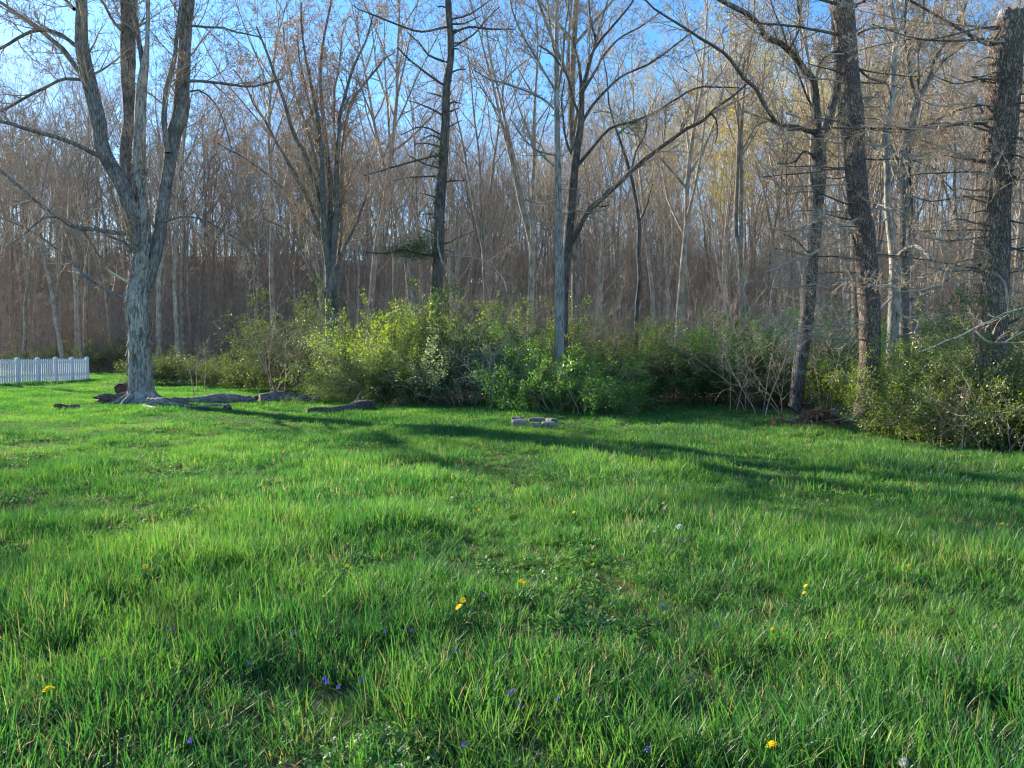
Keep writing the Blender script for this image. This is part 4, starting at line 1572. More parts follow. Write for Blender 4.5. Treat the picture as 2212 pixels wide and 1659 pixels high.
# a second dark pine stem half hidden behind it
hero("pine_tree", "dark pine trunk half hidden behind the curved pine", 20.5,
     [(1852, 860, 26), (1853, 740, 25), (1852, 640, 24), (1850, 560, 23), (1846, 470, 21), (1838, 380, 20), (1822, 250, 19), (1812, 130, 17), (1800, 0, 14), (1795, -80, 10)],
     [[(1850, 600, 4.5), (1825, 585, 4), (1815, 640, 3)]], M_DARK, M_TWIG, 81, sides=16, step=0.2, disp=pine_disp(6.7, 0.05), amp=0.2)

# 9. pale smooth-barked pair
t9, p9, _, b9 = hero(
    "sycamore_tree", "pale smooth-barked tree lit by the sun between the two pines", 17.8,
    [(1927, 860, 28), (1927, 772, 23), (1929, 720, 23), (1931, 675, 24), (1933, 620, 24), (1933, 571, 22), (1927, 529, 17), (1920, 480, 13), (1917, 444, 13), (1917, 361, 14), (1914, 290, 14), (1925, 222, 13), (1931, 139, 12), (1934, 69, 10), (1924, 0, 9), (1918, -90, 6)],
    [[(1930, 553, 7), (1895, 557, 6), (1850, 592, 5), (1791, 612, 4.5), (1728, 616, 4), (1659, 626, 3), {'sway': -2.5, 'm': M_TWIGPALE}],
     [(1935, 560, 9), (1950, 543, 8), (1978, 533, 8), (2006, 548, 7), (2027, 567, 7), (2062, 619, 6), (2082, 654, 5), (2103, 665, 4), {'sway': -2.2, 'm': M_PALEB, 'label': 'pale limb drooping to the right'}],
     [(1931, 650, 6), (1944, 678, 6), (1968, 690, 6), (1985, 699, 5.5), (1975, 720, 5), (1989, 751, 4.5), {'sway': -0.8, 'n': 2, 'm': M_PALEB}],
     [(1930, 640, 5), (1905, 665, 4.5), (1874, 699, 4.5), (1798, 703, 4.2), (1728, 708, 3.5), (1659, 713, 3), {'sway': -2.5, 'm': M_TWIGPALE}],
     [(1930, 730, 6), (1960, 722, 5.5), (1975, 718, 5), (1987, 735, 4.5), (1990, 752, 4), {'sway': -1.0, 'n': 1, 'm': M_PALEB}],
     [(1918, 455, 6), (1902, 453, 5), (1853, 470, 5), (1791, 494, 4.5), (1725, 496, 4), (1659, 494, 3), {'sway': -2.5, 'm': M_TWIGPALE}],
     [(1918, 470, 5), (1902, 480, 5), (1850, 500, 4.5), (1798, 526, 4.5), (1728, 560, 4), (1659, 585, 3), {'sway': -2.5, 'm': M_TWIGPALE}],
     [(1917, 350, 5), (1890, 320, 4.5), (1870, 290, 4), (1855, 250, 3)],
     [(1926, 222, 6), (1945, 190, 5), (1985, 150, 4.5), (2030, 120, 4), (2080, 85, 3)],
     [(1932, 90, 5), (1950, 40, 4.5), (1965, 0, 4), (1975, -40, 3)],
     [(1933, 110, 4.5), (1915, 70, 4.2), (1905, 20, 4), (1900, -40, 3)],
     [(1930, 740, 4.5), (1870, 735, 4), (1800, 730, 3.5), (1728, 720, 3), (1680, 740, 2), {'sway': -3, 'm': M_TWIGPALE}]],
    M_PALEB, M_TWIGPALE, 9, sides=24, step=0.14, disp=flutes(3, 0.04, 4.2, 0.02), limb_tw=(2.0, 1.2), tw_up=0.25)
t9b, p9b, _, b9b = hero(
    "grey_forked_tree", "grey trunk just behind the pale smooth-barked tree, crossing branches above", 18.6,
    [(1954, 850, 24), (1954, 762, 20), (1953, 640, 20), (1954, 560, 22), (1953, 470, 25), (1956, 416, 25), (1956, 333, 21), (1966, 280, 18), (1976, 240, 17), (1981, 208, 14)],
    [[(1980, 215, 8), (1968, 170, 7), (1962, 111, 6), (1956, 70, 5), (1958, 20, 4.5), (1960, -40, 3)],
     [(1981, 215, 10), (2003, 180, 9), (2020, 133, 8), (2040, 98, 7), (2062, 69, 6), (2080, 30, 5), (2092, -10, 4.5), (2105, -60, 3)],
     [(1962, 300, 8), (1975, 240, 7), (1990, 195, 7), (2010, 165, 6), (2040, 130, 5), (2090, 90, 4.2), (2130, 50, 3)],
     [(1985, 200, 6), (1982, 120, 5), (1990, 60, 4.5), (1995, 0, 4)],
     [(1956, 400, 6), (1940, 350, 5), (1922, 310, 4.5), (1905, 255, 4), (1895, 200, 3)],
     [(1956, 620, 7), (1980, 600, 6), (2020, 590, 5), (2060, 570, 4), (2110, 560, 3)],
     [(1956, 650, 7), (1990, 640, 6), (2030, 620, 5), (2055, 600, 4.5), (2090, 585, 3)],
     [(1954, 560, 7), (1964, 500, 6), (1970, 440, 6), (1968, 360, 5), (1964, 300, 4), {'d': -1.0, 'm': M_DARK}]],
    M_GREY, M_TWIG, 91, sides=22, step=0.15, disp=flutes(3, 0.05, 6.2, 0.03), limb_tw=(2.2, 1.3), tw_up=0.2)

# 10. big pine with the snapped top
R10 = random.Random(1010)
prof10 = [(2192, 34, 62), (2184, 64, 62), (2173, 111, 61), (2167, 194, 63), (2160, 278, 64), (2152, 361, 63), (2147, 444, 60), (2144, 536, 65), (2140, 640, 65), (2138, 727, 62), (2136, 850, 66), (2135, 940, 74), (2135, 972, 92)]
t10, p10, _, b10 = hero(
    "snapped_pine", "thickest pine trunk, snapped off at the top with torn white wood", 13.0,
    prof10[::-1],
    [[(2160, 97, 10), (2131, 94, 9), (2100, 78, 8), (2062, 56, 7), (2014, 28, 6), (1964, 0, 5), (1930, -20, 3), {'n': 14, 'L': 0.9}],
     [(2150, 190, 9), (2131, 183, 7), (2114, 172, 4.5), {'n': 0}],
     [(2150, 268, 8), (2131, 267, 6.5), (2076, 269, 6), (1992, 278, 5), (1930, 280, 4.5), (1881, 278, 4.2), (1798, 278, 4), (1701, 286, 3), {'n': 16, 'L': 0.8, 'sway': 0.5, 'm': M_DARK}],
     [(2145, 262, 8), (2128, 248, 6), (2106, 220, 5), {'n': 2}],
     [(2140, 350, 8), (2114, 350, 6), (2070, 338, 5), (2056, 333, 3), {'n': 3}],
     [(2180, 235, 8), (2205, 240, 7), (2240, 238, 6), (2290, 225, 4)],
     [(2182, 150, 7), (2210, 175, 6), (2240, 210, 4)],
     [(2172, 285, 7), (2205, 300, 6), (2260, 320, 4)],
     [(2170, 370, 7), (2200, 385, 5), (2260, 400, 4)],
     [(2175, 700, 7), (2196, 690, 6), (2212, 678, 5.5), (2290, 640, 4), {'m': M_PALEB, 'sway': -0.5}],
     [(2290, 640, 4.2), (2212, 668, 4.2), (2173, 678, 4.2), (2140, 696, 4), (2110, 710, 3.8), (2075, 728, 3.4), (2041, 737, 3), (1989, 758, 2), {'m': M_PALEB, 'd': -1.5, 'sway': 0, 'n': 5, 'L': 0.5, 'sp': TW3, 'label': 'long pale dead branch hanging across the trunk'}],
     [(2107, 712, 4.1), (2131, 737, 3.6), (2165, 741, 3.4), (2180, 735, 3), (2212, 716, 2.6), (2260, 690, 2), {'m': M_PALEB, 'd': -1.5, 'sway': 0, 'n': 4, 'L': 0.4, 'sp': TW3}],
     [(2100, 500, 6), (2060, 520, 5.5), (2030, 515, 5), (1985, 512, 4.5), {'m': M_PALEB, 'd': -0.3, 'n': 5, 'L': 0.6}],
     [(2178, 680, 5), (2176, 640, 4.5), (2168, 610, 4.5), (2150, 590, 3.5), {'m': M_PALEB, 'd': -1.0, 'sway': 0, 'n': 3, 'L': 0.4, 'sp': TW3}]]
    + dead_branches([(p[0], p[1]) for p in prof10], 30, 620, 60, R10, (60, 100, 160, 230, 300), 4.6, up=0.3, left=0.68, droop=0.2),
    M_PINE, M_TWIG, 10, sides=56, step=0.05, disp=pine_disp(9.7, 0.075), cap=True, jag=0.10, cap_m=M_TORN, amp=0.2)
SPL = Tubes()
for k in range(16):
    u_ = 2164 + 3.2 * k + math.sin(k * 5.1) * 3
    q0 = at(u_, 42 + 5 * math.sin(k * 2.3), 12.86) - Vector(b10)
    q1 = at(u_ + 3 * math.sin(k * 3.3), 26 - 12 * abs(math.sin(k * 1.9)), 12.9) - Vector(b10)
    SPL.add([tuple(q0), tuple((q0 + q1) / 2), tuple(q1)], [0.020, 0.014, 0.003], 4)
sp_ = obj('splinter', SPL.mesh("splinter", M_TORN), t10)
sp_['label'] = 'torn white wood at the snapped top'
sp_['kind'] = 'stuff'

# unseen trees added left of the view to cast dappled shade on the lawn
for (x, y, i, s, rz) in ((-35, 33, 2, 0.7, 2.2), (-33, 42, 3, 0.8, 4.0), (-40, 26, 6, 0.7, 5.5), (-20.5, 20.0, 5, 0.52, 1.0), (-25, 25.5, 8, 0.6, 2.0), (-27, 20.5, 11, 0.58, 0.4)):
    forest_tree(x, y, i, s, rz, 0, 'unseen bare tree added left of the view to shade the lawn')['group'] = 'unseen bare trees added to shade the lawn'


# ---------------------------------------------------------------- shrubs
def shrub_variant(seed, H, W, canes, leafn, size, droop=0.10, dens=(8, 5)):
    R = random.Random(seed)
    B = Tubes()
    tips = []
    for k in range(canes):
        a, q = R.uniform(0, 6.28), R.random() ** 0.7 * W * 0.45
        lean = R.uniform(0.1, 0.8)
        d = Vector((math.cos(a) * lean, math.sin(a) * lean, 1)).normalized()
        grow([B], Vector((q * math.cos(a), q * math.sin(a), -0.1)), d, H * R.uniform(0.7, 1.35), R.uniform(0.008, 0.017), 0,
             [Sp(8, 4, 0.12, -droop, dens[0], 0.38, (25, 70), 0.6, 0.2, 0.8), Sp(4, 3, 0.2, -0.04, dens[1], 0.5, (25, 70), 0.7, 0.1), Sp(3, 3, 0.2, 0.0)], R, 0.003, tips)
    tp = np.array(tips)
    r_ = np.random.RandomState(seed)
    tp = tp[tp[:, 2] > 0.05]
    c = tp[r_.randint(0, len(tp), leafn)] + r_.normal(0, 0.065, (leafn, 3))
    c = c[c[:, 2] > 0.02]
    return B, c, size, seed


SV = [shrub_variant(1, 2.5, 2.4, 30, 24000, 0.052),
      shrub_variant(2, 2.9, 2.6, 34, 26000, 0.054),
      shrub_variant(3, 1.9, 2.6, 34, 24000, 0.046, 0.22),
      shrub_variant(4, 1.5, 2.2, 26, 24000, 0.042, 0.16),
      shrub_variant(5, 2.3, 1.9, 24, 14000, 0.056, 0.05)]
_cache = {}


def shrub(x, y, i, s, rz, leafm, label, group=None, stem=None, name='shrub', sz=None, dens=1.0):
    B, c, size, seed = SV[i]
    stem = stem or M_TWIG
    t = thing(name, (x, y, float(zg(x, y))), label, 'bush', group, rz)
    t.scale = (s, s, sz or s)
    k1 = ('s', i, stem.name)
    if k1 not in _cache:
        _cache[k1] = B.mesh("shrub_stems", stem)
    k2 = ('l', i, leafm.name, dens)
    if k2 not in _cache:
        cc = c[:int(len(c) * dens)]
        _cache[k2] = leaf_mesh("shrub_leaves", cc, size, leafm, seed, flat=0.3)
    o = obj('stems', _cache[k1], t)
    o['kind'] = 'stuff'
    o = obj('foliage', _cache[k2], t)
    o['kind'] = 'stuff'
    return t


def su(u, dep):
    return (u - 1106) / F * dep


SH = [  # u, depth, variant, scale, height scale, leaves, label
    (590, 26.0, 3, 1.0, 1.0, M_LEAF_DARK, 'low olive bush behind the left end of the pale log'),
    (650, 25.6, 1, 1.1, 1.15, M_LEAF_DARK, 'dark olive bush behind the fallen pale log'),
    (700, 24.4, 0, 0.95, 0.98, M_LEAF_DARK, 'dark tangled bush at the left end of the thicket'),
    (772, 21.8, 4, 0.95, 0.95, M_LEAF_SILVER, 'upright bush with pale tips at the left of the thicket'),
    (800, 21.5, 2, 0.95, 0.85, M_LEAF_YG, 'yellow-green bush drooping over the dark log'),
    (850, 21.3, 1, 0.82, 0.90, M_LEAF_YG, 'tall yellow-green bush in the left part of the thicket'),
    (905, 21.8, 4, 1.15, 1.45, M_LEAF_YG, 'tallest narrow yellow-green shrub with leafy spires'),
    (890, 20.6, 3, 0.9, 0.9, M_LEAF_DARK, 'low dark bush at the foot of the tall yellow-green shrub'),
    (965, 21.0, 1, 0.82, 0.90, M_LEAF_DARK, 'dark green bush left of the silvery one'),
    (1000, 20.2, 4, 0.98, 0.9, M_LEAF_SILVER, 'silvery grey-green bush in the middle of the thicket'),
    (1045, 20.0, 0, 0.82, 0.85, M_LEAF_SILVER, 'broad silvery bush left of the deep green mound'),
    (1060, 21.5, 1, 0.95, 0.98, M_LEAF_OLIVE, 'tall olive bush behind the silvery bushes'),
    (1120, 21.8, 1, 0.95, 1.0, M_LEAF_OLIVE, 'tall dark bush just left of the ash'),
    (1165, 19.2, 2, 0.78, 0.72, M_LEAF_VINE, 'deep green bush spreading left of the mound'),
    (1175, 20.4, 4, 0.8, 0.85, M_LEAF_YG, 'small bright bush at the foot of the ash'),
    (1235, 18.0, 2, 1.05, 1.12, M_LEAF_VINE, 'rich green mound of arching vines behind the stone ring'),
    (1295, 18.4, 2, 0.75, 0.8, M_LEAF_VINE, 'small deep green bush right of the vine mound'),
    (1345, 21.5, 0, 0.95, 0.95, M_LEAF_DARK, 'olive bush right of the ash'),
    (1400, 20.6, 1, 0.85, 0.78, M_LEAF_DARK, 'dark olive bush right of the vine mound'),
    (1450, 22.0, 0, 1.05, 1.0, M_LEAF_OLIVE, 'tall olive bush behind the bare twigs'),
    (1490, 20.8, 0, 0.85, 0.90, M_LEAF_DEEP, 'bush with one bright green patch on top'),
    (1545, 20.4, 1, 0.85, 0.78, M_LEAF_OLIVE, 'wide olive bush left of the arching tree'),
    (1600, 21.5, 0, 0.95, 0.9, M_LEAF_OLIVE, 'olive bush deeper in behind thin stems'),
    (1640, 19.6, 3, 0.95, 0.9, M_LEAF_OLIVE, 'low dark bush beside the thin stems'),
    (1680, 20.5, 1, 0.9, 0.9, M_LEAF_DEEP, 'green bush just left of the arching tree'),
    (1745, 20.5, 0, 0.9, 0.9, M_LEAF_OLIVE, 'dark bush behind the arching tree'),
    (1800, 20.0, 4, 0.95, 1.0, M_LEAF_DEEP, 'dark green bush between arching tree and curved pine'),
    (1850, 18.0, 3, 0.6, 0.8, M_LEAF_YG, 'yellow-green bush behind the brush pile'),
    (1960, 17.4, 3, 0.75, 0.95, M_LEAF_YG, 'bright yellow-green bush at the foot of the pale tree'),
    (2010, 16.0, 0, 0.6, 0.68, M_LEAF_YG, 'yellow-green bush between the two big pines'),
    (2085, 14.2, 3, 0.85, 1.0, M_LEAF_BRONZE, 'bronze-green bush nearest the brush pile'),
    (2100, 13.3, 2, 0.75, 0.85, M_LEAF_BRONZE, 'broad bronze bush left of the snapped pine'),
    (2105, 12.5, 3, 0.95, 1.0, M_LEAF_BRONZE, 'low twiggy bronze bush in front of the snapped pine'),
    (2165, 12.3, 0, 0.62, 0.64, M_LEAF_OLIVE, 'dense dark bush in front of the snapped pine'),
    (2200, 13.6, 1, 0.68, 0.72, M_LEAF_OLIVE, 'green bush right of the snapped pine'),
    (2270, 12.6, 0, 0.62, 0.60, M_LEAF_OLIVE, 'dark bush at the right end of the hedge'),
    (2340, 12.8, 2, 0.8, 0.8, M_LEAF_OLIVE, 'bush past the right end of the hedge'),
    (2100, 16.5, 1, 0.75, 0.75, M_LEAF_OLIVE, 'olive bush deeper in behind the snapped pine'),
    (2010, 18.5, 0, 0.9, 0.85, M_LEAF_DEEP, 'green bush in the gap between the pines'),
    (380, 34.0, 3, 1.3, 1.0, M_LEAF_DARK, 'low spreading bush right behind the shaggy split tree'),
    (430, 33.0, 3, 1.25, 0.95, M_LEAF_DARK, 'low dark bush behind the pale log'),
    (480, 32.0, 3, 0.95, 0.75, M_LEAF_DARK, 'low bush half way between shaggy tree and thicket'),
    (520, 31.0, 2, 0.7, 0.62, M_LEAF_OLIVE, 'rounded olive bush left of the thicket'),
    (90, 62.0, 0, 1.1, 0.9, M_LEAF_OLIVE, 'yellow-green bush at the wood edge above the white fence'),
    (208, 62.5, 4, 1.0, 1.0, M_LEAF_YG, 'small yellow-green shrub past the end of the fence'),
    (300, 63, 0, 1.3, 1.0, M_LEAF_DARK, 'olive bush at the wood edge behind the split tree'),
]
for (u, dep, i, s, sz, lm, lab) in SH:
    if 720 < u < 1830:
        dep, s, sz = dep + 1.3, s * 0.88, sz * 0.88
    elif 560 < u < 720:
        dep, s, sz = dep + 2.5, s * 0.95, sz * 0.95
    shrub(su(u, dep), dep, i, s, (u * 0.37) % 6.28, lm, lab, 'shrubs along the edge of the lawn', sz=sz,
          stem=M_TWIGPALE if lm in (M_LEAF_SILVER, M_LEAF_BRONZE) else None)
R = random.Random(77)
for k in range(15):
    dep = R.uniform(26, 36)
    u = R.uniform(760, 2300)
    shrub(su(u, dep), dep, R.choice((0, 1, 4, 3)), R.uniform(0.8, 1.1), R.uniform(0, 6.28), R.choice((M_LEAF_OLIVE, M_LEAF_OLIVE, M_LEAF_DEEP)),
          'leafy bush of the second row inside the wood edge', 'bushes of the second row inside the wood', dens=0.7)

# thin bare stems rising from the thicket
def bare_shrub(u, dep, label, n, H, seed, mat):
    R = random.Random(seed)
    x = su(u, dep)
    t = thing('bare_shrub', (x, dep, float(zg(x, dep))), label, 'bush', 'bare shrubs at the wood edge')
    B = Tubes()
    for k in range(n):
        a, q = R.uniform(0, 6.28), R.uniform(0, 0.3)
        grow([B], Vector((q * math.cos(a), q * math.sin(a), -0.1)), Vector((R.uniform(-.5, .3), R.uniform(-.3, .3), 1)).normalized(), H * R.uniform(0.6, 1.1), R.uniform(0.012, 0.02), 0,
             [Sp(7, 4, 0.10, 0.0, 8, 0.40, (25, 60), 0.6, 0.3), Sp(4, 3, 0.16, 0.0, 5, 0.5, (25, 60), 0.7, 0.15), Sp(3, 3, 0.15, 0)], R, 0.0035)
    obj('stems', B.mesh("bare_stems", mat), t)['kind'] = 'stuff'


bare_shrub(1640, 18.6, 'pale bare many-stemmed shrub left of the arching tree', 3, 2.9, 1, M_TWIGPALE)
bare_shrub(1590, 19.2, 'bare twiggy shrub in front of the olive bushes', 4, 2.6, 2, M_TWIG)
bare_shrub(1695, 18.2, 'bare shrub leaning at the foot of the arching tree', 4, 2.2, 3, M_TWIG)
bare_shrub(600, 24.0, 'bare reddish shrub above the pale log', 8, 3.4, 4, M_TWIGRED)
bare_shrub(1070, 19.6, 'bare white stems in the silvery bush', 4, 1.8, 5, M_TWIGPALE)
bare_shrub(1790, 18.5, 'bare shrub between arching tree and curved pine', 7, 3.0, 6, M_TWIG)
bare_shrub(2080, 12.2, 'brown leafless bramble in front of the snapped pine', 7, 1.2, 7, M_TWIG)
bare_shrub(2090, 13.0, 'brown leafless bramble at the left of the right hedge', 7, 1.0, 8, M_TWIGRED)
bare_shrub(2180, 11.9, 'grey leafless bramble at the right edge of the hedge', 7, 1.1, 9, M_TWIG)
bare_shrub(430, 24.5, 'leafless shrub behind the long log beside the split tree', 3, 2.0, 10, M_TWIG)


# ---------------------------------------------------------------- logs, stones, brush
def log(name, label, a, b, r0, r1, mat, seed, bend=0.05, jag=0.15, capm=None, sink=0.25, group=None, cat='log', sides=20):
    a, b = Vector(a), Vector(b)
    R = random.Random(seed)
    n = 40
    L = (b - a).length
    org = (a.x, a.y, float(zg(a.x, a.y)))
    side = Vector((0, 0, 1)).cross((b - a).normalized())
    rows = []
    for i in range(n + 1):
        t = i / n
        p = a.lerp(b, t) + side * math.sin(t * 3.1) * bend * L
        r = (r0 + (r1 - r0) * t) * (1 + 0.14 * math.sin(t * 9 + seed) + R.uniform(-.05, .05))
        z = float(zg(p.x, p.y)) + r * (1 - sink)
        rows.append((p.x - org[0], p.y - org[1], z - org[2], r))
    t = thing(name, org, label, cat, group)
    V, Q, Tr, mi = thick_tube(np.array(rows), sides, flutes(3, 0.16, seed * 1.7, 0.20), cap_end=True, cap_start=True, jag=jag, seed=seed)
    obj('bark', mesh_np(name, V, Q, Tr, mats=(mat, capm or M_REDWOOD), mat_idx=mi), t)
    return t


def gp(u, v):
    p = on_plane(u, v)
    return (p.x, p.y, 0)


log("fallen_log", "long dark weathered log lying just right of the shaggy split tree", gp(372, 874), gp(556, 871), 0.12, 0.16, M_LOG, 3)
log("fallen_log", "pale grey decaying log in front of the thicket, farthest right of the long logs", gp(562, 870), gp(702, 866), 0.18, 0.14, M_LOG, 5)
log("fallen_log", "dark curved rotting log alone on the lawn with one upright stub", gp(664, 895), gp(802, 884), 0.07, 0.145, M_LOGDARK, 7, bend=-0.08)
stb = Tubes()
q_ = on_plane(771, 881)
stt = log("broken_branch", "short dark stub standing up from the curved rotting log", (q_.x, q_.y, 0), (q_.x + 0.12, q_.y + 0.1, 0), 0.05, 0.04, M_LOGDARK, 9, cat='branch')
grow([stb], Vector((0.06, 0, 0.2)), Vector((-0.1, 0, 1)).normalized(), 0.32, 0.05, 0, [Sp(5, 8, 0.2, 0.0, taper=0.8)], random.Random(3), 0.01)
obj('stub', stb.mesh("stub", M_LOGDARK), stt)
log("log_piece", "small dark log piece at the foot of the thicket", gp(832, 873), gp(870, 870), 0.07, 0.06, M_LOGDARK, 11, cat='log')
log("broken_log", "jagged reddish broken log left of the shaggy split tree", gp(290, 868), gp(212, 870), 0.17, 0.12, M_LOGDARK, 13, jag=0.35)
log("log_round", "round dark log end behind the left foot of the split tree", gp(262, 855), (gp(270, 850)[0], gp(270, 850)[1] + 0.4, 0), 0.17, 0.16, M_LOGDARK, 15, jag=0.02, sink=0.0)
log("rotten_root", "twisted rotten wood heaped at the right foot of the split tree", gp(318, 879), gp(398, 880), 0.16, 0.06, M_LOG, 17, bend=0.1, jag=0.2)
log("rotten_root", "mossy rotten wood lying behind the thin pole", gp(330, 872), gp(430, 872), 0.11, 0.05, M_LOG, 19, bend=-0.06, jag=0.2)
log("wooden_pole", "thin straight grey pole on the grass right of the split tree", gp(398, 884), gp(492, 880), 0.028, 0.028, M_PALEB, 21, bend=0.0, jag=0.0, sink=-2.2, cat='pole', sides=10)
log("pole_block", "small grey block at the right end of the thin pole", gp(486, 886), gp(497, 885), 0.07, 0.07, M_LOG, 22, bend=0.0, jag=0.0, sink=0.1, cat='block', sides=8)
log("broken_branch", "pale stick leaning out of the wood heap by the split tree", gp(310, 881), gp(340, 893), 0.035, 0.02, M_PALEB, 23, jag=0.05, cat='branch', sides=8, sink=-1)
log("bark_mound", "low brown lump of old bark far left on the lawn", gp(122, 883), gp(170, 880), 0.10, 0.07, M_LOGDARK, 25, jag=0.1, sink=0.7, cat='bark')


def stone(name, label, u, v, size, mat, seed, rz=0.0, group=None, cat='stone', z=0.0, n=14):
    r_ = np.random.RandomState(seed)
    p = on_plane(u, v)
    lat = np.linspace(-1, 1, n)
    V = []
    for a in lat:
        ph = a * math.pi / 2
        for k in range(n * 2):
            th = k * math.pi / n
            d = np.array([math.cos(ph) * math.cos(th), math.cos(ph) * math.sin(th), math.sin(ph)])
            q = np.sign(d) * np.abs(d) ** 0.42          # squarish block
            q = q / max(1.0, np.linalg.norm(q) / 1.45) * 0.86
            q = q * (1 + 0.16 * (float(fbm(d[0] * 2 + seed, d[1] * 2, d[2] * 2, 3)) - 0.5) * 2)
            V.append(q * np.array(size) * 0.5)
    V = np.array(V)
    k2 = n * 2
    i = np.arange(n - 1)[:, None] * k2
    j = np.arange(k2)[None, :]
    Q = np.stack(np.broadcast_arrays(i + j, i + (j + 1) % k2, i + k2 + (j + 1) % k2, i + k2 + j), -1).reshape(-1, 4)
    o = obj(name, mesh_np(name, V, Q, mats=(mat,)))
    o.location = (p.x, p.y + size[1] * 0.5, float(zg(p.x, p.y)) + size[2] * 0.42 + z)
    o.rotation_euler = (r_.normal(0, 0.05), r_.normal(0, 0.05), rz)
    tag(o, label, cat, group)
    return o


G = 'stones of the old fire ring'
stone("ring_stone", "brown block at the left front of the stone ring", 1122, 926, (0.34, 0.24, 0.17), M_STONEBR, 1, 0.12, G, z=0.02)
stone("ring_stone", "small grey block in the middle front of the stone ring", 1157, 929, (0.24, 0.22, 0.15), M_STONE, 2, -0.1, G)
stone("ring_stone", "rounded grey block at the right front of the stone ring", 1187, 929, (0.34, 0.24, 0.16), M_STONE, 3, 0.08, G)
stone("ring_stone", "thin grey stone at the back left of the ring", 1118, 918, (0.30, 0.16, 0.15), M_STONE, 4, -0.55, G, z=0.03)
stone("ring_stone", "flat grey stone at the back of the ring", 1160, 915, (0.42, 0.18, 0.12), M_STONE, 5, 0.1, G)
stone("ring_stone", "grey stone at the back right of the ring", 1192, 918, (0.20, 0.34, 0.12), M_STONE, 6, 0.5, G)
stone("pale_stone", "round pale stone at the foot of the thicket beside the small log piece", 857, 867, (0.17, 0.15, 0.16), M_WHITESTONE, 7)
stone("white_stone", "white stone in the grass at the bottom edge of the picture", 1300, 1735, (0.085, 0.06, 0.085), M_WHITESTONE, 8, z=0.0)


def brush_pile():
    p = on_plane(1778, 922)
    b = (p.x, p.y, float(zg(p.x, p.y)))
    t = thing("brush_pile", b, "heap of reddish dead leaves and long pale branches left of the right hedge", "brush pile")
    R = random.Random(9)
    r_ = np.random.RandomState(9)
    n = 900
    q = r_.normal(size=(n, 3)) * np.array([0.42, 0.25, 0.0])
    q[:, 2] = np.maximum(0.04, 0.34 * np.exp(-(q[:, 0] / 0.45) ** 2 - (q[:, 1] / 0.30) ** 2) * r_.uniform(0.3, 1.1, n))
    obj('dead_leaves', leaf_mesh("pile_leaves", q, 0.10, M_LITTER, 3, flat=0.5, aspect=0.7), t)['kind'] = 'stuff'
    T = Tubes()
    for k in range(46):
        a = R.uniform(0, 6.28)
        grow([T], Vector((R.gauss(0, .25), R.gauss(0, .15), R.uniform(0.02, 0.15))), Vector((math.cos(a), math.sin(a) * 0.6, R.uniform(-.05, .35))).normalized(), R.uniform(0.3, 0.8), R.uniform(0.006, 0.014), 0,
             [Sp(4, 4, 0.15, -0.02, 3, 0.5), Sp(2, 3, 0.2, 0)], R, 0.003)
    obj('sticks', T.mesh("pile_sticks", M_TWIG), t)['kind'] = 'stuff'
    for (pts) in ([(1716, 916), (1768, 904), (1795, 893), (1812, 872)], [(1725, 914), (1775, 908), (1800, 897), (1820, 876)]):
        T = Tubes(b)
        rows = []
        for k, (u, v) in enumerate(pts):
            w = at(u, v, p.y - 0.1 + 0.15 * k)
            rows.append((w.x, w.y, w.z, 0.016 - 0.002 * k))
        c = crom(rows, 0.1)
        T.add(c[:, :3], list(c[:, 3]), 6)
        obj('branch', T.mesh("pile_branch", M_PALEB), t)['label'] = 'long pale branch leaning on the heap'


brush_pile()


